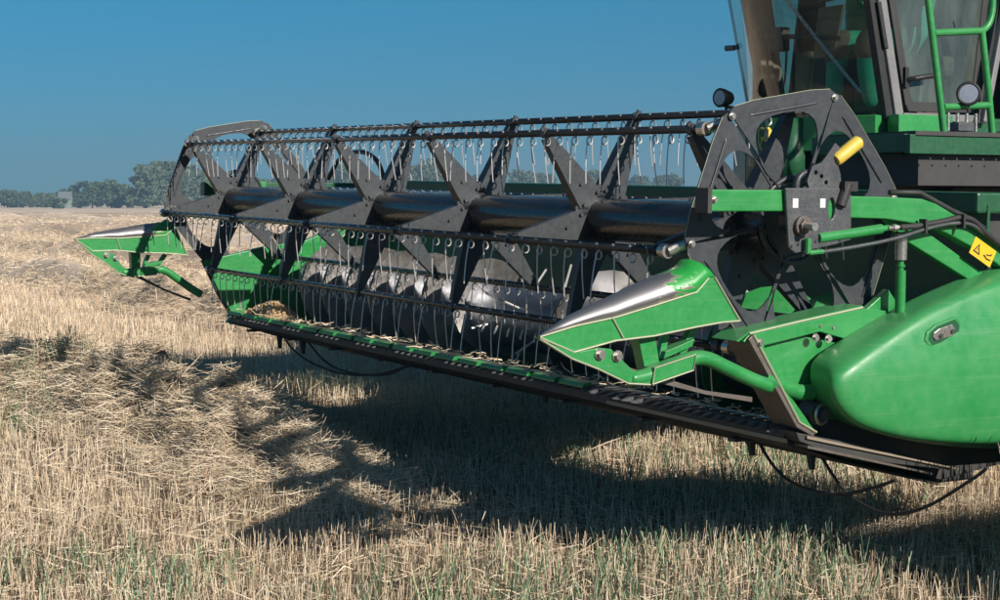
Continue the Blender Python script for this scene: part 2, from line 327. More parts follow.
def blades(name, base, vec, wid, tint, m, label, bend=None):
    """thin flat stalks: base points, full vectors, half widths"""
    n = len(base); a = rng.uniform(0, 2*math.pi, n)
    side = np.cross(vec, np.stack([np.cos(a), np.sin(a), .3*np.ones(n)], 1)); side /= np.linalg.norm(side, axis=1)[:, None]+1e-9
    side *= wid[:, None]
    if bend is None:
        P = np.stack([base-side, base+side, base+vec+side*.7, base+vec-side*.7], 1); k = 4
        F = np.arange(n*4).reshape(n, 4)
    else:
        mid = base+vec*.5+bend
        P = np.stack([base-side, base+side, mid+side, mid-side, base+vec+side*.5, base+vec-side*.5], 1); k = 6
        i = np.arange(n)[:, None]*6; F = np.concatenate([i+np.array([[0, 1, 2, 3]]), i+np.array([[3, 2, 4, 5]])], 0)
    v = P.reshape(-1, 3); me = bpy.data.meshes.new(name); me.vertices.add(len(v)); me.vertices.foreach_set('co', v.ravel().astype(np.float32))
    nf = len(F); me.loops.add(nf*4); me.loops.foreach_set('vertex_index', F.ravel().astype(np.int32))
    me.polygons.add(nf); me.polygons.foreach_set('loop_start', (np.arange(nf)*4).astype(np.int32)); me.update(calc_edges=True)
    at = me.attributes.new('tint', 'FLOAT', 'POINT'); at.data.foreach_set('value', np.repeat(tint, k).astype(np.float32))
    o = link(name, me, m, None); o['kind'] = 'stuff'; o['label'] = label; return o
CAMP = np.array([5.67, -4.59])
def scatter(d0, d1, dens, spread=.46):
    """random points in the sector of field the camera faces (with a margin)"""
    half = math.atan(.85 if d1 <= 10 else (.62 if d1 <= 16 else spread)); area = half*(d1**2-d0**2); n = int(area*dens)
    d = np.sqrt(rng.uniform(d0**2, d1**2, n)); a = (math.pi-YAW)+rng.uniform(-half, half, n)
    return CAMP[0]+np.cos(a)*d, CAMP[1]+np.sin(a)*d, d
def stubble():
    B, V, W, T, BD = [], [], [], [], []
    for d0, d1, dens, h, wd in [(4.5, 9, 1250, .15, .0015), (9, 13, 950, .155, .0018), (13, 20, 620, .16, .0024), (20, 34, 260, .16, .0036), (34, 60, 70, .16, .006), (60, 120, 40, .16, .009)]:
        x, y, d = scatter(d0, d1, dens)
        rowy = np.round(y/.14)*.14; y = np.where(rng.random(len(y)) < .75, rowy+rng.normal(0, .022, len(y)), y)
        s = swath(x, y); keep = (s < .10) | (rng.random(len(x)) < .12); x, y, s = x[keep], y[keep], s[keep]
        patch = .5+.5*nz(x, y, .9, 2.); keep = rng.random(len(x)) < (.55+.45*patch); x, y = x[keep], y[keep]
        z = gh(x, y)-.01; n = len(x)
        hh = h*(.55+.55*rng.random(n)*(.6+.4*rng.random(n)))*(1+.25*nz(x, y, 2.1, 5.))
        lean = rng.normal(0, .13, (n, 2)); fl = rng.random(n) < .07; lean[fl] *= 5
        v = np.stack([lean[:, 0]*hh, lean[:, 1]*hh, hh], 1)
        B.append(np.stack([x, y, z], 1)); V.append(v); W.append(wd*rng.uniform(.6, 1.4, n)); 
        t = np.clip(.58+.17*rng.normal(size=n)+.10*nz(x, y, 1.1, 3.), .05, .845); br = rng.random(n) < .05; t[br] = rng.uniform(.87, 1, br.sum()); T.append(t)
    blades('stubble', np.concatenate(B), np.concatenate(V), np.concatenate(W), np.concatenate(T), STRAW, 'short cut straw stubble standing over the field')
    # loose straw lying between the stalks
    B, V, W, T, BD = [], [], [], [], []
    for d0, d1, dens, l, wd in [(4.5, 10, 330, .17, .002), (10, 16, 160, .2, .0028), (16, 30, 60, .12, .0025)]:
        x, y, d = scatter(d0, d1, dens); n = len(x); a = rng.uniform(0, 2*math.pi, n); L_ = l*rng.uniform(.3, 1.2, n)
        el = rng.normal(.12, .22, n); v = np.stack([np.cos(a)*np.cos(el), np.sin(a)*np.cos(el), np.sin(el)], 1)*L_[:, None]
        B.append(np.stack([x, y, gh(x, y)+rng.uniform(.0, .05, n)], 1)); V.append(v); W.append(wd*rng.uniform(.6, 1.3, n))
        T.append(np.clip(.55+.18*rng.normal(size=n), .1, .84)); BD.append(rng.normal(0, .012, (n, 3)))
    blades('straw_litter', np.concatenate(B), np.concatenate(V), np.concatenate(W), np.concatenate(T), STRAW, 'loose straw pieces scattered between the stubble stalks', np.concatenate(BD))
    # straw swaths
    B, V, W, T, BD = [], [], [], [], []
    for d0, d1, dens, l, wd in [(6, 10, 4200, .26, .00135), (10, 15, 3200, .27, .0017), (15, 30, 1500, .19, .0022), (30, 60, 420, .18, .0035), (60, 120, 90, .22, .008)]:
        x, y, d = scatter(d0, d1, dens); s = swath(x, y); k = s > .05+.03*rng.random(len(x)); x, y, s = x[k], y[k], s[k]; n = len(x)
        a = rng.uniform(0, 2*math.pi, n); L_ = l*rng.uniform(.25, 1.15, n); el = rng.normal(.10, .28, n); st = rng.random(n) < .035; el[st] = rng.uniform(.5, 1.3, st.sum())
        v = np.stack([np.cos(a)*np.cos(el), np.sin(a)*np.cos(el), np.sin(el)], 1)*L_[:, None]
        z = gh(x, y)+rng.uniform(-.03, .06, n); B.append(np.stack([x, y, z], 1)-v*.5+np.array([0, 0, .01])); V.append(v); W.append(wd*rng.uniform(.6, 1.4, n))
        T.append(np.clip(.60+.03*(y > 2)+.17*rng.normal(size=n)+.08*nz(x, y, 2., 1.), .08, .845)); BD.append(rng.normal(0, .02, (n, 3)))
    blades('straw_swath', np.concatenate(B), np.concatenate(V), np.concatenate(W), np.concatenate(T), STRAW, 'raised rows of loose dry straw lying across the field', np.concatenate(BD))
    # green weeds
    B, V, W, T = [], [], [], []
    x, y, d = scatter(4.5, 14, 85); p = nz(x, y, .75, 7.)+.5*nz(x, y, 2.6, 2.)+np.where(d < 7.6, .55, 0)+np.where((d > 8.6) & (d < 10.6) & (x > -4) & (y > -.2), .35, 0)
    k = p > rng.uniform(.16, 1.15, len(x)); x, y = x[k], y[k]
    for cx, cy in zip(x, y):
        n = random.randint(4, 9); xs = cx+rng.normal(0, .03, n); ys = cy+rng.normal(0, .03, n); h = rng.uniform(.06, .2, n); a = rng.uniform(0, 6.28, n)
        B.append(np.stack([xs, ys, gh(xs, ys)-.01], 1)); V.append(np.stack([np.cos(a)*h*.35, np.sin(a)*h*.35, h], 1)); W.append(rng.uniform(.0016, .0034, n)); T.append(rng.random(n))
    blades('green_weeds', np.concatenate(B), np.concatenate(V), np.concatenate(W), np.concatenate(T), WEED, 'thin green weeds and regrowth among the stubble')
stubble()

# ================================================================== TREES, BARN
def leafmat(name, c0, c1):
    m = bpy.data.materials.new(name); m.use_nodes = True; t = m.node_tree; L = t.links; b = t.nodes['Principled BSDF']
    g = t.nodes.new('ShaderNodeNewGeometry'); cr = t.nodes.new('ShaderNodeValToRGB'); L.new(g.outputs['Random Per Island'], cr.inputs[0])
    cr.color_ramp.elements[0].color = (*c0, 1); cr.color_ramp.elements[1].color = (*c1, 1)
    L.new(cr.outputs[0], b.inputs['Base Color']); b.inputs['Roughness'].default_value = .7; return m
LEAVES = [leafmat('leaves_mid', (.06, .09, .045), (.12, .16, .08)), leafmat('leaves_dark', (.045, .075, .04), (.09, .13, .065)), leafmat('leaves_pale', (.08, .12, .07), (.16, .20, .11))]
def place(px, D):
    """a bearing from the camera (pixel column of the photograph's survey) at a distance"""
    a = math.atan((px-500)/1700); f = Vector((-math.cos(YAW), math.sin(YAW), 0)); r = Vector((math.sin(YAW), math.cos(YAW), 0))
    p = Vector((5.67, -4.59, 0))+(f*D+r*D*math.tan(a)); return p
def tree(px, D, H, Wd, k, label, seed, trunk_show=.10):
    rg = np.random.default_rng(seed); p = place(px, D)
    t = root('tree', label, 'tree', (p.x, p.y, GZ), 'trees along the far edge of the field')
    tb = MB(); tb.tube([(0, 0, -.2), (.1, 0, H*.25), (0, .1, H*.5), (.1, 0, H*.8)], [H*.035, H*.025, H*.018, .05], 7)
    for i in range(5):
        a = rg.uniform(0, 6.28); z0 = H*rg.uniform(.2, .5); tb.tube([(0, 0, z0), (math.cos(a)*Wd*.2, math.sin(a)*Wd*.2, z0+H*.15), (math.cos(a)*Wd*.38, math.sin(a)*Wd*.38, z0+H*.25)], [H*.012, H*.008, .04], 5)
    tb.build('trunk', BARK, t)
    # crown: clumps of small leaf-sized faces spread through the volume
    nc = int(10+Wd*H*.22); cs = []
    for i in range(nc):
        u = rg.uniform(trunk_show, 1); rad = Wd*.5*(1-abs(u-.42)**1.8*1.6)*rg.uniform(.3, 1.0); a = rg.uniform(0, 6.28)
        cs.append((math.cos(a)*rad, math.sin(a)*rad, H*(.06+u*.86), rg.uniform(.09, .17)*(Wd+H)*.5))
    P = []; ls = .055*(Wd+H)**.6*2.2*.5
    for (x, y, z, r) in cs:
        n = 150; d = rg.normal(size=(n, 3)); d /= np.linalg.norm(d, axis=1)[:, None]; q = np.array([x, y, z])+d*(r*rg.uniform(.55, 1.08, n)[:, None])*np.array([1, 1, .8])
        q[:, 2] = np.maximum(q[:, 2], .15)
        a1 = rg.normal(size=(n, 3)); a1 /= np.linalg.norm(a1, axis=1)[:, None]; b1 = np.cross(a1, rg.normal(size=(n, 3))); b1 /= np.linalg.norm(b1, axis=1)[:, None]
        s = ls*rg.uniform(.6, 1.3, n)[:, None]; P.append(np.stack([q-a1*s, q-b1*s*.7, q+a1*s, q+b1*s*.7], 1))
    P = np.concatenate(P); n = len(P); me = bpy.data.meshes.new('crown'); me.from_pydata(P.reshape(-1, 3).tolist(), [], np.arange(n*4).reshape(n, 4).tolist())
    link('crown', me, LEAVES[k], t)
TREES = [(70, 640, 5.6, 16, 1, 'dark low tree right behind the pale barn'),
 (58, 470, 2.6, 7, 1, 'low bush standing in front of the left side of the pale barn'),
 (262, 560, 8.0, 14, 1, 'dark tree between the two leftmost reel spiders'),
 (312, 600, 7.4, 14, 2, 'pale low tree left of the hose loop'),
 (-30, 560, 5.5, 14, 1, 'low dark tree at the left end of the far treeline'),
 (8, 560, 5.2, 13, 1, 'low rounded dark tree at the left edge of the treeline'),
 (30, 570, 5.0, 12, 0, 'low mid-green tree second from the left edge of the treeline'),
 (46, 600, 5.0, 9, 2, 'low pale-green tree just left of the pale barn'),
 (93, 520, 7.4, 12, 1, 'rounded dark tree directly right of the pale barn'),
 (112, 525, 7.6, 11, 0, 'broad rounded tree right of the barn, highest of its low clump'),
 (128, 560, 6.2, 9, 1, 'small narrow tree between the broad clump and the tall trees'),
 (147, 500, 11.5, 10, 2, 'tall pale-green tree, left one of the tall group beside the reel'),
 (166, 505, 12.6, 11, 0, 'tallest mid-green tree of the group left of the reel'),
 (186, 510, 12.0, 11, 2, 'tall pale tree partly behind the left end of the reel'),
 (210, 520, 10.5, 12, 0, 'tall tree seen through the left reel end disc'),
 (238, 540, 8.5, 12, 1, 'dark tree mostly hidden behind the left end of the reel'),
 (282, 600, 6.5, 12, 0, 'low tree behind the second reel spider from the left'),
 (347, 560, 8.2, 15, 0, 'rounded tree seen under the black hose loop'),
 (372, 600, 7.0, 12, 1, 'darker low tree right of the hose loop'),
 (408, 560, 9.0, 11, 2, 'pale tree between the two middle reel spiders'),
 (435, 560, 9.8, 13, 0, 'broad mid-green tree between the two middle reel spiders'),
 (478, 620, 7.0, 12, 1, 'low dark tree behind the fourth reel spider'),
 (523, 640, 9.0, 10, 2, 'small pale treetop above the header beam, left'),
 (545, 660, 8.0, 9, 0, 'small treetop above the header beam right of the pale one'),
 (598, 640, 8.4, 12, 2, 'treetop above the header beam behind the right-hand tines'),
 (640, 680, 7.6, 10, 0, 'low treetop above the beam beside the right spider'),
 (668, 640, 7.5, 11, 1, 'treetop above the beam just left of the near reel disc')]
for i, a in enumerate(TREES): tree(a[0], a[1], a[2]*(1.62 if a[0] > 270 else 1.10 if a[0] > 60 else .98), a[3]*1.35, a[4], a[5], seed=50+i)
bp_ = place(66, 500); barn = root('barn', 'pale barn with grey roof standing between trees on the far field edge', 'barn', (bp_.x, bp_.y, GZ))
barn.rotation_euler = (0, 0, R(62)); barn.scale = (.45, .45, .74)
MB().box((-4, -3, 0), (4, 3, 3.6)).prism([(-3, 3.6), (3, 3.6), (0, 6.2)], -4, 4).build('wall', BARNW, barn)
MB().prism([(-3.4, 3.4), (0, 6.35), (3.4, 3.4), (3.4, 3.62), (0, 6.6), (-3.4, 3.62)], -4.4, 4.4).build('roof', BARNR, barn)
MB().box((-1.2, -3.06, 0), (1.2, -3.003, 2.4)).build('door', BARNR, barn)

# ================================================================== GRAIN HEADER
TILT = 0.0205
H = root('grain_header', 'wide green grain header with black six-bat tine reel raised above the stubble', 'grain header', (-0.03, 0, 0))
H.rotation_euler = (0, TILT, 0)
XS = [-5.924, -4.663, -3.497, -2.332, -1.166, -0.02]          # spider stations
RC, RR, A0 = (0.0, 1.5), 0.53, R(69.64)
def hexp(i, r=RR, c=RC): a = A0+i*math.pi/3; return (c[0]+r*math.cos(a), c[1]+r*math.sin(a))
reel = MB().tube([(-6.08, RC[0], RC[1]), (.12, RC[0], RC[1])], .103, 40).build('reel', TUBEB, H, smooth='auto', label='thick glossy black centre tube of the reel')
# bats
batm = MB().tube([(XS[0]-.06, 0, 0), (.045, 0, 0)], .0175, 12).mesh('bat'); batm.materials.append(TUBEB)
batm.polygons.foreach_set('use_smooth', [len(p.vertices) == 4 for p in batm.polygons])
tm = MB()
tm.ring((0, .0, -.040), (1, .25, 0), .0185, .0028, 12, 4); tm.ring((.006, .0, -.040), (1, .25, 0), .0185, .0028, 12, 4)
tm.tube([(.008, -.017, -.040), (.009, -.019, -.10), (.008, -.016, -.16), (.009, -.010, -.235)], .0030, 5)
tm.tube([(0, 0, -.024), (0, 0, -.012)], .006, 6); tinem = tm.mesh('tine'); tinem.materials.append(CHROME)
tinem2 = tinem.copy(); tinem2.materials.clear(); tinem2.materials.append(DARKM)
tb_ = MB().tube([(0, -.016, 0), (0, -.0235, 0)], .006, 6).box((-.008, -.018, -.02), (.008, .018, -.012)).mesh('tine_bolt'); tb_.materials.append(BARE)
nt_ = 48
for b in range(6):
    y, z = hexp(b); bat = share('bat', batm, reel, (0, y, z))
    bm_ = MB()
    for k in range(nt_):
        x = XS[0]-.02+(k+.5)*(5.96/nt_)
        o = share('tine', tinem, reel, (x+random.uniform(-.004, .004), y, z), (R(random.uniform(-9, 7)+(-3 if b in (2, 3) else 0)), R(random.uniform(-3, 3)), R(random.uniform(-12, 12))))
        bm_.tube([(x, y-.014, z+.008), (x, y-.0225, z+.0125)], .0062, 6)
    o = bm_.build('bat_bolts', BARE, reel); o['kind'] = 'stuff'
# spiders: six folded triangular arms at each station, on a hub
am = MB(); tip, hub = RR-.015, .085
am.prism([(-.080, hub), (.080, hub), (.022, tip-.01), (.0, tip+.012), (-.022, tip-.01)], -.003, .003)      # (y, z) with z along the arm
am.add([(-.003, -.080, hub), (-.070, -.080, hub), (-.040, -.022, tip-.01), (-.003, -.022, tip-.01), (-.003, -.075, hub), (-.070, -.075, hub), (-.040, -.017, tip-.01), (-.003, -.017, tip-.01)],
       [(0, 1, 2, 3), (4, 7, 6, 5), (0, 4, 5, 1), (1, 5, 6, 2), (2, 6, 7, 3)])
am.add([(-.003, .080, hub), (-.050, .080, hub), (-.030, .022, tip-.01), (-.003, .022, tip-.01), (-.003, .075, hub), (-.050, .075, hub), (-.030, .018, tip-.01), (-.003, .018, tip-.01)],
       [(0, 1, 2, 3), (4, 7, 6, 5), (0, 4, 5, 1), (1, 5, 6, 2), (2, 6, 7, 3)])
armm = am.mesh('spider_arm'); armm.materials.append(PANELG)
hm = MB().prism([(.175*math.cos(A0+i*math.pi/3+math.pi/6), .175*math.sin(A0+i*math.pi/3+math.pi/6)) for i in range(6)], -.014, -.004)
hm.tube([(-.06, 0, 0), (.0, 0, 0)], .112, 32); hubm = hm.mesh('spider_hub'); hubm.materials.append(BLACK)
cm = MB().tube([(-.02, 0, 0), (.02, 0, 0)], .0235, 14).box((-.006, -.012, .020), (.006, .012, .034)).mesh('bat_clamp'); cm.materials.append(PANELG)
hb = MB()
for i in range(6):
    a = A0+i*math.pi/3
    for da in (-.35, .35): hb.tube([(0, .14*math.cos(a+da), .14*math.sin(a+da)), (.014, .14*math.cos(a+da), .14*math.sin(a+da))], .009, 6)
    hb.tube([(0, .22*math.cos(a), .22*math.sin(a)), (.012, .22*math.cos(a), .22*math.sin(a))], .008, 6)
hbm = hb.mesh('hub_bolt_ring'); hbm.materials.append(BLACK)
for x in XS:
    share('spider_hub', hubm, reel, (x, RC[0], RC[1])); o = share('hub_bolt_ring', hbm, reel, (x+.002, RC[0], RC[1])); o['kind'] = 'stuff'
    for i in range(6):
        share('spider_arm', armm, reel, (x, RC[0], RC[1]), (A0+i*math.pi/3-math.pi/2, 0, 0))
        y, z = hexp(i); share('bat_clamp', cm, reel, (x, y, z), (A0+i*math.pi/3-math.pi/2, 0, 0))
# end discs: six pressed panels each, set off the reel axis, carried by cranks
CO = (.080, .036); RD = .560
def panel_mesh():
    th = math.pi/3; ra = RD
    v0 = (0.0, ra); v1 = (ra*math.sin(th), ra*math.cos(th))
    def lerp(a, b, t): return (a[0]+(b[0]-a[0])*t, a[1]+(b[1]-a[1])*t)
    d = (math.cos(th/2), -math.sin(th/2)); nrm = (math.sin(th/2), math.cos(th/2))     # along the outer edge, outward
    e = .040
    out = [(.012, .16), (.010, ra*.62), (.004, ra*.93), (.004, ra+.010), (.035, ra+.014)]
    n_ = lambda p, s, o: (p[0]+d[0]*s+nrm[0]*o, p[1]+d[1]*s+nrm[1]*o)
    out += [n_(v0, .13, e), n_(v1, -.13, e)]
    # mirror of the first corner
    def mir(p):
        q = p[0]*nrm[0]+p[1]*nrm[1]; s = p[0]*d[0]+p[1]*d[1]; return (nrm[0]*q-d[0]*s, nrm[1]*q-d[1]*s)
    out += [mir(p) for p in reversed(out[:5])]
    hole = []; 
    for j in range(28):
        a = 2*math.pi*j/28; c, s_ = math.cos(a), math.sin(a)
        s = .160*abs(c)**.8*math.copysign(1, c)*(1+.26*s_); q = .300+.152*abs(s_)**.8*math.copysign(1, s_)
        hole.append((nrm[0]*q+d[0]*s, nrm[1]*q+d[1]*s))
    m = MB().prism(out, -.004, .004, holes=[hole])
    # pressed stiffening rib along the outer edge
    a, b = n_(v0, .10, -.018), n_(v1, -.10, -.018); m.tube([(.004, *a), (.007, *lerp(a, b, .03)), (.007, *lerp(a, b, .97)), (.004, *b)], .0045, 6)
    me = m.mesh('disc_panel'); me.materials.append(PANELG)
    w_ = MB(); w_.tube([(.0045, *out[4]), (.0045, *out[5]), (.0045, *out[6]), (.0045, *mir(out[4]))], .0013, 5)
    we_ = w_.mesh('worn_edge'); we_.materials.append(EDGE); return me, we_
pm, pme = panel_mesh()
rimm = MB()
for i in range(1):
    pass
crank = MB().tube([(-.03, 0, 0), (.025, 0, 0)], .030, 14).tube([(.03, 0, 0), (.05, CO[0]*.5, CO[1]*.5), (.085, CO[0], CO[1])], .022, 10).tube([(.065, CO[0], CO[1]), (.085, CO[0], CO[1])], .016, 10)
crm = crank.mesh('crank'); crm.materials.append(BARE)
for X0, sg in ((.145, 1), (-6.085, -1)):
    c = (RC[0]+CO[0], RC[1]+CO[1])
    for i in range(6):
        share('disc_panel', pm, reel, (X0+(.003 if i % 2 else -.003), c[0], c[1]), (-(math.pi/2-A0)+i*math.pi/3, 0, 0))
        share('worn_edge', pme, reel, (X0+(.003 if i % 2 else -.003), c[0], c[1]), (-(math.pi/2-A0)+i*math.pi/3, 0, 0))
        y, z = hexp(i); o = share('crank', crm, reel, (.06 if sg > 0 else XS[0]-.075, y, z)); o.scale = (sg*.75, 1, 1)
        a = A0+i*math.pi/3; yy, zz = c[0]+(RD-.01)*math.cos(a), c[1]+(RD-.01)*math.sin(a)
        o = share('bolt', BOLT, reel, (X0+sg*.008, yy, zz)); o.scale = (sg*.9, .9, .9)
    MB().prism([(.155*math.cos(j*math.pi/12), .155*math.sin(j*math.pi/12)) for j in range(24)], -.012, .012,
               holes=[[(.085*math.cos(j*math.pi/12), .085*math.sin(j*math.pi/12)) for j in range(24)]]).build('disc_ring', BLACK, reel).location = (X0-.02*sg, c[0], c[1])
    o = MB().ring((0, 0, 0), (1, 0, 0), .178, .013, 36, 6).build('disc_collar', PANELG, reel, smooth=True); o.location = (X0-.008*sg, *c)

# cutterbar, floor, trough and back wall (floor falls to the rear)
XL, XR = -6.06, .20
cb = MB().box((XL, .0, .622), (XR, .12, .676)).build('cutterbar_beam', DARKM, H, bevel=.008)
gm = MB().loft([[(-.017, 0, -.013), (.017, 0, -.013), (.017, 0, .013), (-.017, 0, .013)], [(-.012, -.03, -.009), (.012, -.03, -.009), (.012, -.03, .007), (-.012, -.03, .007)], [(-.003, -.060, -.006), (.003, -.060, -.006), (.003, -.060, .0), (-.003, -.060, .0)]]).mesh('knife_guard'); gm.materials.append(PLATEM)
ng = 82
for k in range(ng): share('knife_guard', gm, H, (XL+.04+k*(XR-XL-.08)/(ng-1), .0, .660))
# sickle sections
sk = MB()
for k in range(ng-1):
    x = XL+.04+(k+.5)*(XR-XL-.08)/(ng-1); sk.prism([(x-.034, .085), (x+.034, .085), (x+.008, .025), (x-.008, .025)], .680, .683, 'z')
sk.box((XL+.02, .080, .679), (XR-.02, .10, .686)); sk.build('sickle', BARE, H)
hold = MB().prism([(-.034, .676), (-.026, .692), (.010, .696), (.022, .688), (.022, .6785), (-.034, .670)], -.11, .11).mesh('hold_down_plate'); hold.materials.append(GREEN)
hold2 = hold.copy(); hold2.materials.clear(); hold2.materials.append(PLATEM)
for k in range(18): share('hold_down_plate', hold, H, (XL+.16+k*.265, 0, random.uniform(-.001, .001)))
# floor sheet with trough
fl = [(.118, .674), (.22, .60), (.34, .53), (.48, .50), (.62, .50), (.78, .54), (.90, .62), (1.02, .74), (1.10, .90), (1.14, 1.2), (1.15, 1.60)]
th = [(y+.010*(1 if z > .56 and y > .6 else 0), z-.012) for y, z in fl]
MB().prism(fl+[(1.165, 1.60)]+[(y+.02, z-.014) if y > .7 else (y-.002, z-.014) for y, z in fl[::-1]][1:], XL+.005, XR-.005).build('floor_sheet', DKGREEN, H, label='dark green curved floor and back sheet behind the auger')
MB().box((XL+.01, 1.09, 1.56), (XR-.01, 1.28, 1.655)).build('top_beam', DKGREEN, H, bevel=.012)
MB().box((XL+.01, .90, .36), (XR-.01, 1.12, .47)).build('rear_beam', DARKM, H, bevel=.01)
for k in range(9): MB().box((-5.8+k*.70, .10, .585-.0), (-5.74+k*.70, .13, .60)).box((-5.8+k*.70, .02, .56), (-5.75+k*.70, .92, .575)).build('floor_rib', DARKM, H)
# long dark skid shoes under the cutterbar, dusty lower lip
MB().prism([(-.004, .655), (-.003, .625), (.05, .595), (.30, .512), (.90, .352), (.90, .362), (.30, .515), (.05, .595)], XL+.02, XR-.01).build('belly_sheet', DARKM, H)
MB().prism([(-.012, .650), (-.006, .655), (.0, .628), (.05, .594), (.045, .582), (-.012, .614)], XL+.03, XR+.015).build('lower_lip', DARKM, H)
MB().prism([(-.018, .632), (-.013, .632), (-.013, .614), (-.018, .614)], -1.1, XR+.04).build('worn_lip', TAN, H)
# auger
AY, AZ, FR = .60, .875, .325
MB().tube([(XL+.03, AY, AZ), (-.02, AY, AZ)], .195, 40).build('auger', AUGT, H, smooth='auto')
aug = H.children[-1] if False else [o for o in COL.objects if o.name == 'auger'][0]
def flight(x0, x1, pitch, hand, name='auger_flight', m_=None, tap=0):
    n = int(abs(x1-x0)/pitch*26); ri = []; m = MB()
    for i in range(n+1):
        x = x0+(x1-x0)*i/n; a = hand*2*math.pi*(x-x0)/pitch
        c, s = math.cos(a), math.sin(a); q = (i/n if tap < 0 else 1-i/n) if tap else 1; F_ = .20+(FR-.20)*min(1, q*1.6)
        ri.append([(x-.003, AY+.19*c, AZ+.19*s), (x-.003+.02, AY+F_*c, AZ+F_*s), (x+.003+.02, AY+F_*c, AZ+F_*s), (x+.003, AY+.19*c, AZ+.19*s)])
    m.loft(ri); m.build(name, m_ or AUGM, aug, smooth='auto')
for k in range(8): flight(XL+.08+k*.365, XL+.08+(k+1)*.365-.002, .365, 1, m_=GREEN if k == 0 else AUGM, tap=1 if k == 7 else 0)
for k in range(5): flight(-2.36+k*.46, -2.36+(k+1)*.46-.002, .46, -1, m_=AUGM if k < 3 else GREEN, tap=0)
for k in range(14):
    x = -3.15+k*.055; a = k*2.4; MB().tube([(x, AY+.19*math.cos(a), AZ+.19*math.sin(a)), (x, AY+.34*math.cos(a), AZ+.34*math.sin(a))], .007, 6).build('auger_finger', CHROME, aug)
# rod of the retracting fingers seen in front of the auger
for k in range(6):
    x = -1.95-k*.16; MB().tube([(x, .18+.01*k, .815), (x-.17, .30+.01*k, .84)], .006, 6).build('crop_rod', CHROME, H)
# grain and chaff left on the floor by the far end
def heap(parent):
    B = []; n = 1500; r = np.abs(rng.normal(0, .42, n)); a = rng.uniform(0, 6.28, n); xs = np.clip(-5.62+r*np.cos(a)*1.0, -6.02, -3.9); ys = np.clip(.14+.20*r*np.sin(a)*1.3, .0, .42)
    zt = .655-.30*np.clip(ys-.05, 0, 1)+.15*np.exp(-((xs+5.55)/.33)**2-((ys-.16)/.16)**2); m = MB()
    for x, y, z in zip(xs, ys, zt):
        s = random.uniform(.006, .013); d = Vector((random.gauss(0, 1), random.gauss(0, 1), random.gauss(0, .6))).normalized()*s*1.6; q = d.orthogonal().normalized()*s*.6; c = Vector((x, y, z+random.uniform(-.01, .015)))
        u = d.cross(q).normalized()*s*.5
        m.add([c+d, c+q, c+u, c-q, c-u, c-d], [(0, 1, 2), (0, 2, 3), (0, 3, 4), (0, 4, 1), (5, 2, 1), (5, 3, 2), (5, 4, 3), (5, 1, 4)])
    g = 14; R_ = []
    for i in range(g+1):
        x = -6.0+i*.085; R_.append([(x, y, .640-.30*max(0, y-.05)+.145*math.exp(-((x+5.55)/.33)**2-((y-.16)/.16)**2)+.0*i) for y in np.linspace(.0, .42, 12)])
    m.loft(R_, closed=False, cap=False); o = m.build('chaff_heap', CHAFF, parent); o['kind'] = 'stuff'
heap(H)
def scraps():
    n = 420; x = rng.uniform(XL+.05, XR-.05, n)*1.0; y = np.abs(rng.normal(.06, .06, n)); z = .700-.36*np.clip(y-.115, 0, 1)+rng.uniform(0, .012, n)
    B = np.stack([x, y, z], 1); a = rng.uniform(0, 6.28, n); l = rng.uniform(.02, .09, n); V = np.stack([np.cos(a)*l, np.sin(a)*l, np.abs(rng.normal(0, .18, n))*l], 1)
    o = blades('straw_scraps', B, V, rng.uniform(.0015, .003, n), np.clip(.6+.15*rng.normal(size=n), .1, .84), STRAW, 'loose straw scraps caught along the cutterbar', rng.normal(0, .006, (n, 3))); o.parent = H
scraps()
# end sheets
es = [(-.05, .60), (-.20, .70), (-.26, 1.00), (-.20, 1.06), (.26, 1.16), (.60, 1.22), (.94, 1.36), (1.10, 1.66), (1.30, 1.66), (1.30, .40), (.92, .36)]
esL = [(-.02, .60), (.02, .66), (-.08, .82), (-.20, 1.06), (.26, 1.155), (.60, 1.20), (.94, 1.33), (1.10, 1.66), (1.28, 1.66), (1.28, .40), (.92, .36)]
MB().prism(esL, XL-.06, XL-.002).build('end_sheet', GREEN, H, bevel=.006)
MB().tube([(XL-.03, -.205, 1.065), (XL-.03, -.085, .82), (XL-.03, .015, .66), (XL-.03, .10, .585), (XL-.03, .5, .46)], .014, 8).build('edge_strip', DARKM, H)
nr = MB().prism([(-.16, 1.03), (.07, 1.055), (.25, 1.02), (.9, 1.22), (1.28, 1.26), (1.28, .70), (.60, .66), (.20, .70), (.07, .84), (-.07, .88)], .205, .222).build('end_sheet', GREEN, H)
MB().prism([(.20, .695), (.60, .655), (1.28, .695), (1.28, .42), (.90, .38), (.20, .60)], .18, .20).build('lower_end_sheet', DARKM, H)
# near end frame: folded top rail, front post, stub tube
MB().prism([(-.275, 1.050), (-.245, 1.079), (.36, 1.166), (.50, 1.150), (.47, 1.06), (.36, 1.015), (.13, 1.075), (-.16, 1.030), (-.235, 1.035)], .225, .262).build('top_rail', GREEN, H, bevel=.004)
MB().tube([(.263, -.245, 1.082), (.263, .0, 1.1195), (.263, .36, 1.170)], .005, 6).build('worn_rail_edge', EDGE, H)
MB().prism([(-.300, 1.050), (-.245, 1.084), (.36, 1.172), (.36, 1.178), (-.245, 1.091), (-.310, 1.055)], .10, .262).build('rail_flange', GREEN, H)
MB().prism([(-.235, 1.078), (-.185, 1.070), (-.165, .96), (-.10, .87), (-.02, .80), (.10, .665), (.02, .70), (-.04, .76)], .262, .276).build('front_post', GREEN, H)
MB().prism([(-.262, 1.060), (-.235, 1.080), (.018, .702), (.105, .655), (.09, .640), (.00, .685)], .12, .280).build('post_face', RUST, H, bevel=.003)
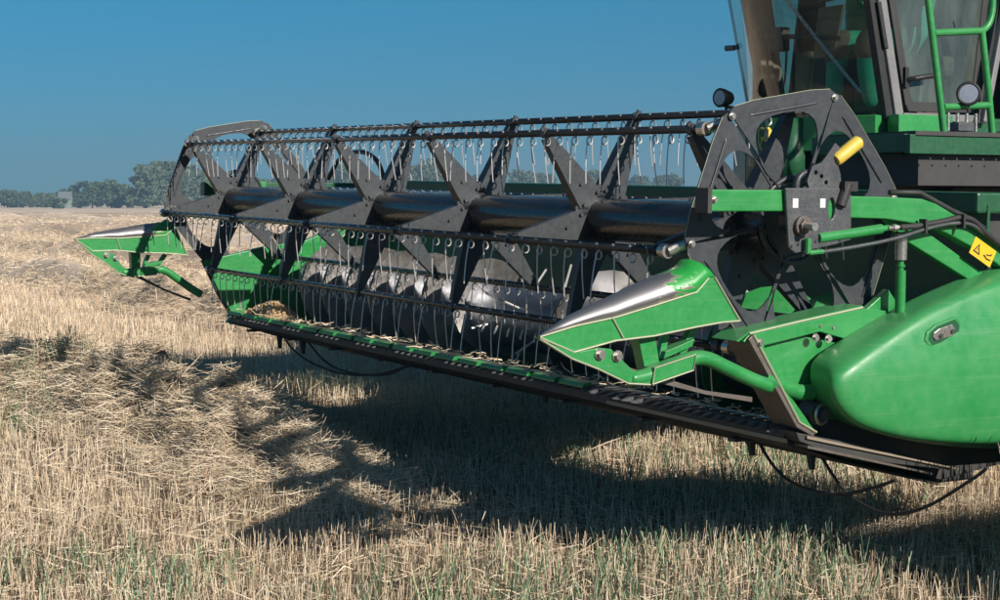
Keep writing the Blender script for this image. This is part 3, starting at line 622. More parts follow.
MB().tube([(.282, -.238, 1.078), (.282, .012, .706), (.282, .105, .658)], .0055, 6).build('worn_post_edge', EDGE, H)
MB().tube([(.25, -.16, .90), (.25, -.06, .855), (.25, .03, .825), (.25, .10, .822)], .034, 14).build('stub_tube', GREEN, H, smooth='auto')
bolts(H, [(.278, -.205, 1.045), (.264, .17, 1.045), (.264, .10, 1.052), (.264, .36, 1.04)])
for y, z in ((.13, 1.10), (.20, 1.09), (.22, .985)): share('bolt_hole', BOLT, H, (.255, y, z)).scale = (.8, .6, .6)
MB().prism([(.38, 1.14), (.48, 1.10), (.60, 1.16), (.53, 1.24)], .20, .235).build('rear_bracket', GREEN, H, bevel=.004)
# drive hub under the shield nose
hb2 = MB().tube([(.20, .12, .735), (.29, .12, .735)], .050, 24).tube([(.29, .12, .735), (.30, .12, .735)], .038, 20).tube([(.30, .12, .735), (.32, .12, .735)], .02, 16)
hb2.build('knife_drive_hub', PLATEM, H, smooth='auto'); MB().ring((.296, .12, .735), (1, .2, 0), .040, .008, 22, 6).build('drive_clamp', BARE, H, smooth=True)
MB().prism([(-.02, .668), (.14, .632), (.30, .600), (.55, .530), (.86, .455), (.86, .440), (.5, .500), (.14, .578), (-.0, .630)], .16, .30).build('skid_plate', DARKM, H, bevel=.003)
MB().prism([(.03, .652), (.14, .626), (.90, .447), (.90, .441), (.14, .614), (.03, .640)], .20, .312).build('skid_edge', TAN, H)
MB().prism([(.04, .610), (.10, .596), (.75, .438), (.75, .430), (.10, .584), (.04, .598)], .05, .305).build('skid_edge', RUST, H)

# side shield (moulded plastic), lofted and rounded
bk = [(.085, .850), (.075, .925), (.112, .985), (.350, 1.080), (.640, 1.203), (.900, 1.272), (1.13, 1.338), (1.60, 1.42), (2.02, 1.38), (2.12, 1.0), (2.02, .56), (1.5, .50), (1.13, .515), (.90, .54), (.63, .58), (.35, .65), (.20, .71), (.12, .78)]
fc = [(.052, .858), (.061, .911), (.141, .968), (.352, 1.074), (.546, 1.165), (.76, 1.228), (.965, 1.283), (1.50, 1.36), (1.95, 1.32), (2.04, 1.0), (1.96, .62), (1.5, .55), (.982, .560), (.761, .580), (.483, .617), (.27, .672), (.165, .715), (.085, .785)]
ci = (1.0, .92)
def ins(L_, k): return [(p[0]+(ci[0]-p[0])*k, p[1]+(ci[1]-p[1])*k) for p in L_]
rings = [[(.235, *p) for p in bk], [(.26, *p) for p in bk], [(.35, *p) for p in ins(bk, .0)], [(.415, *p) for p in ins(fc, -.01)], [(.448, *p) for p in ins(fc, .03)], [(.460, *p) for p in ins(fc, .12)], [(.475, *p) for p in ins(fc, .35)], [(.488, *p) for p in ins(fc, .65)], [(.49, *p) for p in ins(fc, .9)]]
sh = MB().loft(rings).build('side_shield', GREEN_SHIELD, H, smooth=True, label='large rounded green plastic side shield with dusty front')
ss = sh.modifiers.new('sub', 'SUBSURF'); ss.levels = 2; ss.render_levels = 2
# latch recess on the shield
def sx(y, z): return .4705
lr = [(.55, 1.045), (.575, 1.020), (.70, 1.045), (.725, 1.07), (.725, 1.10), (.70, 1.125), (.60, 1.10), (.56, 1.075)]
lr = [(y-.015, z-.0) for y, z in lr]
MB().prism([(y+(y-.63)*.22, z+(z-1.07)*.22) for y, z in lr], .455, .4735).build('latch_rim', GREEN_SHIELD, sh, bevel=.008, seg=3)
MB().prism(lr, .470, .4745).build('latch_recess', DKGREEN, sh)
MB().prism([(y*.72+.63*.28-.006, z*.62+1.07*.38) for y, z in lr], .4745, .480).build('latch_plate', BARE, sh, bevel=.002)
for y in (.600, .665): o = MB().tube([(.480, y, 1.066+(y-.63)*.25), (.486, y, 1.066+(y-.63)*.25)], .010, 10).build('latch_bolt', DARKM, sh)

# ---------------- crop dividers
def divider(loc, rx, label, far=False):
    d = bpy.data.objects.new('crop_divider', MB().mesh('x')) if False else None
    # local frame: origin at the lower rear corner, nose towards -y
    def sec(y, zb, zs, zt, w0, w1, k):   # bottom z, seam z, top z, outer x, inner x
        h = zt-zs
        return [(w0, y, zb), (w0, y, zs), (w0-.010*k, y, zs+h*.45), (w0-.035*k, y, zs+h*.82), (w0-.085*k, y, zt), (w0-.15*k, y, zt-h*.10), (w1+.03*k, y, zs+h*.30), (w1, y, zs-h*.5), (w1, y, zb)]
    S_ = [sec(-.925, -.032, -.029, -.026, .006, -.006, .04), sec(-.77, -.094, .004, .040, .0, -.06, .35), sec(-.58, -.058, .032, .100, .0, -.13, .6), sec(-.40, -.047, .072, .160, .0, -.19, .8),
          sec(-.20, -.020, .118, .215, .0, -.24, 1), sec(-.07, -.006, .172, .242, .0, -.26, 1), sec(.0, .004, .10, .15, .0, -.26, .9)]
    S_[6] = [(x, y+(.0-.12*(z)/.15 if z > .05 else 0), z) for x, y, z in S_[6]]
    S_[6] = sec(-.045, -.003, .176, .236, .0, -.26, 1); S_[6] = [(x, y+.045-.18*max(0, z)/.24*1.0+.02, z) for x, y, z in S_[6]]
    S_[5] = [(x, y-.10*max(0, z)/.24, z) for x, y, z in S_[5]]
    m = MB()
    m.loft([[s[0], s[1]] for s in S_], closed=False, cap=False)          # outer side sheet
    m.loft([[s[7], s[8]] for s in S_], closed=False, cap=False)
    m.loft([[s[8], s[0]] for s in S_], closed=False, cap=False)
    m.add(S_[0], [tuple(range(9))]); m.add(S_[-1], [tuple(range(9))])
    me = m.mesh('crop_divider'); body = link('crop_divider', me, GREEN, H, label=label)
    body.location = loc; body.rotation_euler = (rx, 0, 0)
    hd = MB(); off = .003
    hd.loft([[(p[0]+off*(1 if j < 2 else 0), p[1], p[2]+off) for j, p in enumerate(s[1:8])] for s in S_], closed=False, cap=False)
    h_ = link('hood', hd.mesh('hood'), HOOD, body, smooth=True); sol = h_.modifiers.new('s', 'SOLIDIFY'); sol.thickness = .003
    # worn edges
    MB().tube([(s[1][0]+.003, s[1][1], s[1][2]) for s in S_[:5]]+[(S_[5][1][0]+.003, *S_[5][1][1:])], .0038, 6).build('worn_seam', EDGE, body)
    MB().tube([(s[0][0]+.002, s[0][1], s[0][2]) for s in S_], .0042, 6).build('worn_edge', EDGE, body)
    MB().tube([(.002, S_[6][0][1], S_[6][0][2]), (.002, S_[6][1][1], S_[6][1][2])], .004, 6).build('worn_edge', EDGE, body)
    MB().tube([(.004, -.545, -.050), (.004, -.600, .034)], .0035, 6).build('panel_joint', EDGE, body)
    # lower arm: nose plate with two bolts, then a forged link and a bent tube back to the frame
    MB().prism([(-.925, -.032), (-.74, -.092), (-.66, -.082), (-.60, -.090), (-.50, -.175), (-.40, -.215), (-.40, -.235), (-.52, -.222), (-.66, -.160), (-.78, -.115)], -.05, .004).build('nose_plate', GREEN, body, bevel=.004)
    MB().tube([(.005, -.925, -.036), (.005, -.78, -.118), (.005, -.66, -.163), (.005, -.52, -.226), (.005, -.40, -.238)], .0042, 6).build('worn_edge', EDGE, body)
    bolts(body, [(.004, -.655, -.108), (.004, -.575, -.118)], 1.3)
    MB().prism([(-.415, -.235), (-.215, -.190), (-.205, -.125), (-.405, -.170)], -.055, .012).build('forged_link', GREEN, body, bevel=.006)
    MB().tube([(.014, -.412, -.234), (.014, -.217, -.189), (.014, -.207, -.127), (.014, -.403, -.171), (.014, -.412, -.234)], .0035, 6).build('worn_edge', EDGE, body)
    MB().tube(smoothline([(-.02, -.50, -.215), (-.02, -.40, -.20), (-.02, -.22, -.150), (-.02, -.13, -.150), (-.02, -.03, -.19), (-.02, .10, -.245), (-.02, .20, -.28)], 5), .030, 14).build('support_tube', GREEN, body, smooth=True)
    MB().prism([(-.40, -.20), (-.44, -.05), (-.36, -.04), (-.33, -.18)], -.11, -.05).build('upright_bracket', GREEN, body, bevel=.003)
    MB().prism([(-.30, -.15), (-.16, -.105), (-.15, -.075), (-.29, -.12)], -.13, -.07).prism([(-.20, -.14), (-.14, -.02), (-.11, -.03), (-.17, -.14)], -.13, -.10).prism([(-.30, -.14), (-.28, -.05), (-.25, -.05), (-.27, -.14)], -.13, -.10).build('adjuster_frame', GREEN, body, bevel=.002)
    MB().prism([(-.72, -.14), (-.10, -.30), (.14, -.345), (.14, -.325), (-.10, -.285), (-.50, -.165)], -.075, -.060).build('lower_blade', RUST, body)
    return body
divider((.30, -.345, 1.143), R(0), 'near green crop divider with worn bare-metal hood')
dl = divider((-6.13, -.32, 1.105), R(-10.5), 'far green crop divider with worn hood, reel shadow bars across it'); dl.scale = (1, .88, .95)

# ---------------- reel arms, plates, hydraulics
ra = MB().box((.275, -.53, 1.578), (.345, -.12, 1.664)).prism([(.18, 1.640), (.401, 1.637), (.605, 1.629), (.687, 1.608), (.787, 1.565), (.847, 1.536), (1.005, 1.462), (1.111, 1.408), (1.5, 1.20), (1.45, 1.12), (1.08, 1.335), (.964, 1.397), (.754, 1.482), (.654, 1.513), (.402, 1.545), (.18, 1.551)], .275, .345)
ra.build('reel_arm', GREEN, H, bevel=.006, label='near green box-section reel arm curving down to the right')
MB().prism([(.44, 1.552), (.60, 1.530), (1.0, 1.316), (1.35, 1.12), (1.28, 1.05), (.93, 1.280), (.557, 1.452)], .255, .30).build('arm_brace', GREEN, H, bevel=.005)
MB().box((.268, -.535, 1.572), (.352, -.515, 1.670)).build('arm_cap', DARKM, H)
bolts(H, [(.346, -.50, 1.625)], .8)
pl = MB().prism([(-.160, 1.672), (.185, 1.672), (.195, 1.462), (.12, 1.445), (-.10, 1.410), (-.135, 1.432)], .352, .366, holes=[[(.085+.018*math.cos(a), 1.59+.045*math.sin(a)) for a in [i*math.pi/6 for i in range(12)]]]).build('bearing_plate', PLATEM, H, bevel=.003, label='dirty dark bearing plate with two white tags')
MB().box((.346, .05, 1.54), (.351, .12, 1.64)).build('slot_backing', GREEN, H)
MB().tube([(.366, -.073, 1.519), (.385, -.073, 1.519)], .042, 20).tube([(.385, -.073, 1.519), (.40, -.073, 1.519)], .030, 6).build('bearing_nut', RUST, pl, bevel=.002)
MB().tube([(.40, -.073, 1.519), (.45, -.073, 1.519)], .017, 16).build('shaft_end', BARE, pl, smooth='auto')
for y in (-.108, .035): MB().box((.366, y-.014, 1.593), (.3675, y+.014, 1.630)).build('white_tag', WHITEP, pl)
for y, z in ((-.125, 1.437), (.13, 1.458), (.165, 1.475), (.165, 1.64), (-.09, 1.445), (.0, 1.455)): MB().tube([(.362, y, z), (.3675, y, z)], .007, 8).build('bolt_hole', INKB, pl)
# sector lever with yellow grip
MB().prism([(-.03, 1.66), (-.045, 1.70), (-.02, 1.76), (.03, 1.775), (.055, 1.80), (.10, 1.855), (.135, 1.83), (.11, 1.78), (.13, 1.73), (.14, 1.66)], .350, .362,
           holes=[[(y+.010*math.cos(a), z+.010*math.sin(a)) for a in [i*math.pi/4 for i in range(8)]] for y, z in ((.0, 1.735), (.03, 1.72), (.055, 1.695))]).build('sector_lever', PLATEM, H, bevel=.002)
g0, g1 = Vector((.356, .105, 1.775+.01)), Vector((.356, .235, 1.868))
MB().tube([g0, g0.lerp(g1, .1), g0.lerp(g1, .92), g1], [.024, .029, .029, .018], 14).build('lever_grip', YELLOW, H, smooth='auto')
MB().tube([(.37, .125, 1.60), (.37, .16, 1.69)], .024, 12).box((.34, .13, 1.66), (.39, .20, 1.70)).build('lock_handle', RUBBER, H, smooth='auto')
MB().ring((.33, -.02, 1.68), (1, 0, 0), .055, .014, 24, 8).build('lever_ring', PANELG, H, smooth=True)
# hydraulic parts
MB().tube([(.36, .02, 1.470), (.36, .20, 1.487), (.36, .36, 1.504)], .021, 14).tube([(.36, .36, 1.504), (.36, .40, 1.508)], .013, 10).build('tilt_cylinder', GREEN, H, smooth='auto')
MB().tube([(.37, .39, 1.507), (.37, .46, 1.510)], .011, 8).tube([(.37, .415, 1.508), (.37, .435, 1.509)], .016, 6).build('hose_fitting', BARE, H)
MB().tube(smoothline([(.375, .45, 1.510), (.375, .55, 1.516), (.375, .70, 1.535), (.375, .80, 1.550), (.372, .88, 1.535), (.37, .96, 1.48), (.36, 1.15, 1.38)], 6), .013, 10).build('hydraulic_hose', RUBBER, H, smooth=True)
MB().tube(smoothline([(.39, -.01, 1.412), (.39, .20, 1.434), (.39, .42, 1.466), (.385, .60, 1.505), (.38, .75, 1.525), (.375, .86, 1.520), (.37, .95, 1.48)], 6), .0085, 8).build('steel_pipe', PLATEM, H, smooth=True)
MB().tube([(.39, -.05, 1.412), (.39, .02, 1.416)], .010, 8).tube([(.388, -.055, 1.47), (.388, -.055, 1.41)], .013, 8).build('pipe_elbow', GREEN, H)
MB().tube([(.31, .45, 1.655), (.31, .62, 1.655), (.31, .82, 1.575), (.31, .93, 1.540), (.32, 1.0, 1.50)], .012, 8).build('hydraulic_hose', RUBBER, H, smooth=True)
for y, z in ((.58, 1.515), (.80, 1.535)): MB().box((.36, y-.006, z-.03), (.40, y+.006, z+.03)).build('hose_tie', RUBBER, H)
MB().tube([(.31, .523, 1.48), (.31, .523, 1.37)], .026, 16).build('lift_sleeve', BARE, H, smooth='auto')
MB().tube([(.31, .523, 1.37), (.31, .523, 1.325)], .014, 12).tube([(.31, .523, 1.35), (.31, .523, 1.34)], .02, 12).build('lift_rod', GREEN, H, smooth='auto')
MB().tube([(.31, .525, 1.325), (.31, .53, .95)], .022, 16).tube([(.31, .526, 1.26), (.31, .526, 1.254)], .0235, 16).build('lift_cylinder', GREEN, H, smooth='auto')
# warning sticker
st = MB().prism([(.922, 1.467), (1.050, 1.400), (1.012, 1.330), (.885, 1.397)], .3455, .3475).build('warning_sticker', YSTICK, H)
def sub2(p, q, t): return (p[0]+(q[0]-p[0])*t, p[1]+(q[1]-p[1])*t)
def stp(u, v):   # sticker coordinates
    a, b, c, d = (.922, 1.467), (1.050, 1.400), (1.012, 1.330), (.885, 1.397); t = sub2(a, b, u); l = sub2(d, c, u); return sub2(l, t, v)
tri = [stp(.10, .22), stp(.42, .22), stp(.26, .80)]
tri2 = [stp(.165, .30), stp(.355, .30), stp(.26, .66)]
MB().prism(tri, .3475, .3482, holes=[tri2]).prism([stp(.25, .34), stp(.27, .34), stp(.275, .54), stp(.245, .54)], .3475, .3483).prism([stp(.55, .35), stp(.75, .25), stp(.92, .30), stp(.90, .38), stp(.75, .34), stp(.60, .44)], .3475, .3482).prism([stp(.68, .45), stp(.86, .55), stp(.90, .70), stp(.84, .68), stp(.80, .58), stp(.66, .52)], .3475, .3483).build('warning_symbol', INKB, st)
# far reel arm and hose loop
MB().box((-6.22, -.17, 1.53), (-6.14, 1.15, 1.63)).build('reel_arm', DKGREEN, H, bevel=.005, label='far dark green reel arm behind the left end disc')
MB().prism([(-.10, 1.45), (.02, 1.42), (.30, 1.56), (.30, 1.64), (-.10, 1.64)], -6.138, -6.11).build('arm_plate', GREEN, H)
MB().tube(smoothline([(-5.85, 1.15, 1.57), (-5.87, 1.15, 1.68), (-6.0, 1.15, 1.81), (-6.27, 1.15, 1.87), (-6.63, 1.15, 1.82), (-6.86, 1.15, 1.66)], 6), .018, 10).build('hose_loop', RUBBER, H, smooth=True, label='black hose looping above the back of the header')
# sagging lines below the floor
for pts in ([(-5.86, .3, .56), (-5.59, .3, .43), (-5.15, .3, .36), (-4.67, .3, .355), (-4.14, .3, .42), (-3.68, .3, .54)], [(-5.44, .3, .56), (-5.07, .3, .41), (-4.67, .3, .37), (-4.14, .3, .41), (-3.8, .3, .50)],
            [(-.52, .38, .60), (-.50, .4, .54), (-.35, .4, .40), (-.18, .4, .335), (.08, .4, .335), (.30, .4, .40), (.45, .4, .46)], [(-.10, .4, .60), (-.08, .4, .55), (.08, .4, .40), (.22, .4, .33), (.42, .4, .31), (.63, .4, .38), (.87, .4, .53), (.95, .4, .59)]):
    MB().tube(smoothline(pts, 7), .0075, 8).build('sagging_line', RUBBER, H, smooth=True)
for x, y in ((-5.86, .3), (-5.44, .3), (-.52, .4), (-.10, .4), (-2.5, .5)): MB().tube([(x, y, .56), (x+.02, y, .42)], [.03, .014], 8).build('line_clip', DARKM, H)

# ================================================================== COMBINE
C = root('combine_harvester', 'green combine harvester with dusty glass cab towering behind the right end of the grain header', 'combine harvester', (-2.9, 4.5, GZ))
class Off:
    """children of the combine are modelled in world coordinates; this shifts them to the root"""
def cb_(mb, name, m, parent=None, **kw):
    if parent is None:
        o = mb.build(name, m, C, **kw); o.location = (2.9, -4.5, -GZ); return o
    return mb.build(name, m, parent, **kw)
# cab shell
def gl_y(x, z):   # front glass surface
    t = (x+2.0)/(-3.645+2.0); base = 2.66+t*.21; return base-.25*math.sin(math.pi*min(max(t, 0), 1))-.24*(z-2.14)
ZB, ZT = 2.14, 3.45
xs = [-2.0-1.645*i/16 for i in range(17)]; zs = [ZB+(ZT-ZB)*j/6 for j in range(7)]
ws = MB().loft([[(x, gl_y(x, z), z) for x in xs] for z in zs], closed=False, cap=False)
wso = cb_(ws, 'windshield', GLASS, smooth=True)
# frame: pillars
def post(p, q, wx, wy, name, m, **kw):
    r0 = [(p[0]-wx, p[1]-wy, p[2]), (p[0]+wx, p[1]-wy, p[2]), (p[0]+wx, p[1]+wy, p[2]), (p[0]-wx, p[1]+wy, p[2])]
    r1 = [(q[0]-wx, q[1]-wy, q[2]), (q[0]+wx, q[1]-wy, q[2]), (q[0]+wx, q[1]+wy, q[2]), (q[0]-wx, q[1]+wy, q[2])]
    return cb_(MB().loft([r0, r1]), name, m, bevel=.008, **kw)
post((-1.985, 2.685, 2.10), (-1.985, 2.385, 3.45), .012, .034, 'door_pillar', CABG)
post((-2.02, 2.62, 2.10), (-2.02, 2.33, 3.45), .030, .030, 'front_pillar', INKB)
post((-1.975, 2.56, 2.52), (-1.975, 2.495, 2.80), .010, .016, 'pillar_hinge', INKB)
post((-3.64, 2.895, 2.10), (-3.64, 2.57, 3.45), .008, .010, 'window_seal', INKB)
post((-3.61, 3.060, 2.10), (-3.61, 2.735, 3.45), .022, .079, 'far_front_pillar', CABI)
cb_(MB().prism([(3.14, 2.10), (4.10, 2.10), (4.10, 3.45), (2.815, 3.45)], -3.64, -3.615, holes=[[(2.96, 3.36), (3.17, 2.30), (3.20, 2.30), (3.24, 2.62), (3.33, 3.36)], [(3.52, 2.70), (3.96, 2.70), (3.96, 3.34), (3.52, 3.34)]]), 'far_side_panel', CABI)
post((-2.0, 3.36, 2.10), (-2.0, 3.56, 3.45), .025, .030, 'rear_door_pillar', INKB)
post((-1.90, 3.30, 2.10), (-1.90, 3.62, 3.45), .022, .022, 'hand_rail', CABG)
post((-2.02, 4.05, 2.10), (-2.02, 4.05, 3.45), .03, .10, 'near_rear_pillar', CABI)
cb_(MB().prism([(-2.03, 2.62), (-3.64, 2.80), (-3.66, 4.15), (-2.03, 4.15)], 2.02, 2.10, 'z'), 'cab_floor', CABI)
cb_(MB().prism([(-1.94, 2.05), (-2.4, 1.76), (-3.2, 1.78), (-3.78, 2.10), (-3.74, 4.25), (-1.92, 4.25)], 3.45, 3.85, 'z'), 'cab_roof', GREEN, bevel=.05, seg=3)
cb_(MB().prism([(-2.03, 4.11), (-3.64, 4.11), (-3.64, 4.17), (-2.03, 4.17)], 2.10, 2.75, 'z'), 'rear_cab_wall', CABI)
cb_(MB().prism([(-2.06, 4.13), (-3.60, 4.13), (-3.60, 4.14), (-2.06, 4.14)], 2.75, 3.45, 'z'), 'rear_window', GLASSD)
# door glass with rounded rubber surround
dg = [(2.765, 2.155), (3.30, 2.160), (3.33, 2.20), (3.50, 3.40), (2.46, 3.40), (2.735, 2.20)]
dg_in = [(2.80, 2.215), (3.27, 2.22), (3.29, 2.25), (3.44, 3.34), (2.53, 3.34), (2.78, 2.25)]
door = cb_(MB().prism(dg, -2.010, -1.990, holes=[dg_in]), 'cab_door', RUBBER, bevel=.004)
cb_(MB().prism(dg_in, -2.003, -1.998), 'door_glass', GLASSD, door)
cb_(MB().tube([(-1.975, 2.735, 2.345), (-1.935, 2.76, 2.350), (-1.93, 2.83, 2.362), (-1.93, 2.90, 2.372)], .016, 10), 'door_handle', INKB, door, smooth='auto')
cb_(MB().box((-1.99, 2.715, 2.30), (-1.97, 2.745, 2.42)), 'latch_plate', INKB, door)
cb_(MB().prism([(2.70, 2.10), (3.42, 2.10), (3.42, 2.145), (2.70, 2.145)], -2.03, -1.96), 'door_sill', CABG, bevel=.006)
cb_(MB().prism([(2.92, 3.40), (3.13, 2.26), (3.24, 2.26), (3.37, 3.40)], -3.650, -3.645), 'far_side_glass', GLASS)
cb_(MB().prism([(3.48, 2.66), (4.0, 2.66), (4.0, 3.38), (3.48, 3.38)], -3.650, -3.645), 'far_side_glass', GLASS)
# wiper
wp = [(-2.60+.015*k, gl_y(-2.60+.0475*k*1.0, 3.0-.078*k)-.035, 3.0-.078*k) for k in range(10)]
wp = []
for k in range(11):
    t = k/10; x = -2.66+.50*t; z = 2.98-.71*t; wp.append((x, gl_y(x, z)-.03, z))
cb_(MB().tube(wp, .004, 6), 'wiper_arm', BARE); cb_(MB().tube([(x-.018, y, z) for x, y, z in wp], .0035, 6), 'wiper_arm', BARE)
cb_(MB().tube([(x-.040, y+.02, z) for x, y, z in wp], .006, 6), 'wiper_blade', RUBBER)
# interior: console, steering column, seat, armrest, cables
cb_(MB().box((-3.0, 3.22, 2.10), (-2.5, 3.75, 2.42)), 'seat_base', CABI, bevel=.03)
cb_(MB().box((-3.05, 3.18, 2.42), (-2.45, 3.80, 2.56)), 'seat_cushion', CABI, bevel=.04)
cb_(MB().prism([(3.74, 2.50), (3.92, 2.50), (4.02, 3.28), (3.90, 3.30)], -3.02, -2.48), 'seat_back', CABI, bevel=.04)
cb_(MB().box((-3.32, 2.98, 2.10), (-3.14, 3.75, 2.62)), 'side_console', CABL, bevel=.03)
cb_(MB().prism([(2.86, 2.10), (3.02, 2.10), (2.98, 2.75), (2.92, 2.78)], -3.02, -2.90), 'steering_column', INKB, bevel=.01)
cb_(MB().ring((-2.90, 3.06, 3.02), (0, -.5, .85), .19, .014, 32, 8), 'steering_wheel', INKB, smooth=True)
cb_(MB().prism([(2.80, 2.10), (2.84, 2.10), (2.84, 2.75), (2.80, 2.78)], -3.53, -3.49), 'corner_post', INKB)
cb_(MB().tube(smoothline([(-3.42, 2.82, 2.72), (-3.38, 2.82, 2.45), (-3.30, 2.82, 2.32), (-3.24, 2.84, 2.42), (-3.22, 2.84, 2.72)], 6), .008, 6), 'cab_cable', INKB, smooth=True)
cb_(MB().tube([(-3.55, 2.85, 2.74), (-3.10, 2.84, 2.70), (-2.72, 2.85, 2.66)], .016, 8), 'grab_bar', INKB)
cb_(MB().prism([(-3.06, 2.30), (-2.90, 2.30), (-2.74, 2.88), (-2.98, 2.88)], 2.90, 2.92, 'y'), 'sun_screen', CABL)
cb_(MB().box((-3.36, 2.82, 2.62), (-3.26, 2.90, 2.78)), 'monitor', INKB, bevel=.008)
# front panels under the cab
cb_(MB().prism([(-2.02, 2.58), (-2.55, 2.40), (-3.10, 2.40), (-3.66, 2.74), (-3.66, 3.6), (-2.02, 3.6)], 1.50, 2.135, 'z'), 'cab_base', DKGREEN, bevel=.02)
cb_(MB().prism([(-1.99, 2.50), (-2.50, 2.31), (-2.50, 2.39), (-2.02, 2.575)], 1.92, 2.13, 'z'), 'front_corner_panel', GREEN, bevel=.006)
# rounded emblem panel
ep = MB().loft([[(-2.44, 2.34, z) for z in (1.68, 2.12)], [(-2.50, 2.25, z) for z in (1.66, 2.13)], [(-2.68, 2.205, z) for z in (1.65, 2.13)], [(-2.90, 2.25, z) for z in (1.66, 2.13)], [(-2.98, 2.36, z) for z in (1.68, 2.17)]], closed=False, cap=False)
ep_o = cb_(ep, 'emblem_panel', DKGREEN, smooth='auto'); so = ep_o.modifiers.new('s', 'SOLIDIFY'); so.thickness = .01
ey = 2.198; ex, ez = -2.665, 2.0
def em(u, v): return (ex+u*.052, ez+v*.074)
shp = [(-1, .75), (-.55, 1), (0, .9), (.55, 1), (1, .75), (.95, -.3), (.6, -.85), (0, -1.1), (-.6, -.85), (-.95, -.3)]
cb_(MB().prism([em(*p) for p in shp], ey-.004, ey+.02, 'y', holes=[[em(p[0]*.84, p[1]*.86) for p in shp]]), 'emblem_rim', YELLOW)
cb_(MB().prism([em(p[0]*.84, p[1]*.86) for p in shp], ey-.001, ey+.02, 'y'), 'emblem_field', DKGREEN)
deer = [(-.55, .10), (-.30, .22), (.10, .16), (.30, .42), (.22, .72), (.34, .74), (.42, .50), (.62, .44), (.62, .34), (.40, .24), (.34, .0), (.62, -.20), (.56, -.30), (.22, -.14), (-.20, -.10), (-.42, -.52), (-.36, -.74), (-.48, -.74), (-.56, -.46), (-.46, -.10)]
cb_(MB().prism([em(*p) for p in deer], ey-.0045, ey-.001, 'y'), 'emblem_deer', YELLOW)
# step frame and struts left of the platform
cb_(MB().prism([(2.18, 1.80), (2.75, 1.835), (2.75, 1.905), (2.18, 1.872)], -1.86, -1.78), 'lower_step_arm', GREEN, bevel=.004)
cb_(MB().prism([(-1.82, 2.185), (-1.50, 2.24), (-1.50, 2.32), (-1.82, 2.265)], 1.79, 1.88, 'z'), 'step_bracket', GREEN, bevel=.004)
cb_(MB().prism([(-2.00, 2.60), (-1.86, 2.56), (-1.86, 3.0), (-2.0, 3.0)], 2.02, 2.13, 'z'), 'corner_cap', GREEN, bevel=.006)
# platform: dark colours of its sides and box stand in for shade
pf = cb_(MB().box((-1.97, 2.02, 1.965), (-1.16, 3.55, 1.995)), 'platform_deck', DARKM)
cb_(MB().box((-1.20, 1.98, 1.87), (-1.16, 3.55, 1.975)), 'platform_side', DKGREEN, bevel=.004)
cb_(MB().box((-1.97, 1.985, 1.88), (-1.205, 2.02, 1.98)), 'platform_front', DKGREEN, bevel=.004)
for k in range(6): cb_(MB().tube([(-1.155, 2.12+k*.10, 1.845), (-1.15, 2.12+k*.10, 1.845)], .006, 8), 'bolt', DARKM)
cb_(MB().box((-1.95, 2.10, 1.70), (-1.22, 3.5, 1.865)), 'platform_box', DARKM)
# railing gate
def rail(pts, r=.019, name='hand_rail'): return cb_(MB().tube(smoothline(pts, 5) if len(pts) > 3 else pts, r, 12), name, GREEN, smooth='auto')
rail([(-1.2, 2.10, 2.90), (-1.2, 2.17, 2.52), (-1.2, 2.285, 1.90)], .020)
rail([(-1.2, 2.60, 3.3), (-1.2, 2.625, 2.80), (-1.2, 2.615, 2.64), (-1.2, 2.56, 2.568), (-1.2, 2.48, 2.555), (-1.2, 2.18, 2.530)], .020)
rail([(-1.2, 2.545, 2.56), (-1.2, 2.60, 2.25), (-1.2, 2.655, 1.89)], .020)
rail([(-1.2, 2.26, 2.13), (-1.2, 2.62, 2.15)], .020)
cb_(MB().tube([(-1.2, 2.345, 2.55), (-1.2, 2.325, 2.60)], .004, 5), 'wire_end', INKB)
# lamps
def lamp(c, body_m, ring_m, rad, d, lbl):
    c = Vector(c); d = Vector(d).normalized()
    m = MB().tube([c, c-d*.03, c-d*.09, c-d*.12], [rad, rad, rad*.72, rad*.3], 24)
    o = cb_(m, 'work_lamp', body_m, smooth='auto', label=lbl)
    cb_(MB().ring(c, d, rad*.92, rad*.14, 28, 8), 'lamp_rim', ring_m, o, smooth=True)
    cb_(MB().tube([c-d*.004, c+d*.006], rad*.80, 24), 'lamp_lens', LENS, o, smooth='auto')
    cb_(MB().tube([c-d*.05, c-d*.05+Vector((0, .01, -rad*1.5))], .010, 8), 'lamp_stem', INKB, o)
    return o
lamp((-1.15, 2.40, 2.205), CABG, INKB, .064, (.78, -.62, .02), 'round work lamp with grey housing on the rail')
lamp((-3.50, 2.50, 2.31), INKB, INKB, .062, (.15, -1, 0), 'round black work lamp on the far corner of the cab')
cb_(MB().tube([(-3.49, 2.55, 2.25), (-3.52, 2.80, 2.23)], .012, 8), 'lamp_bracket', INKB)
cb_(MB().tube([(-3.64, 2.73, 2.665), (-3.71, 2.71, 2.665)], .020, 10), 'marker_stub', CABG)
cb_(MB().box((-1.28, 2.36, 2.0), (-1.18, 2.48, 2.05)), 'valve_block', PLATEM, bevel=.004)
for k in range(4): cb_(MB().tube([(-1.2, 2.30+k*.07, 2.0), (-1.2, 2.30+k*.07, 2.10)], .010, 8), 'valve_stem', BARE)
cb_(MB().tube(smoothline([(-2.05, 2.95, 2.16), (-2.06, 2.98, 2.40), (-2.06, 3.05, 2.58), (-2.06, 3.10, 2.40), (-2.05, 3.11, 2.16)], 5), .018, 8), 'inside_door_strap', INKB, smooth=True)
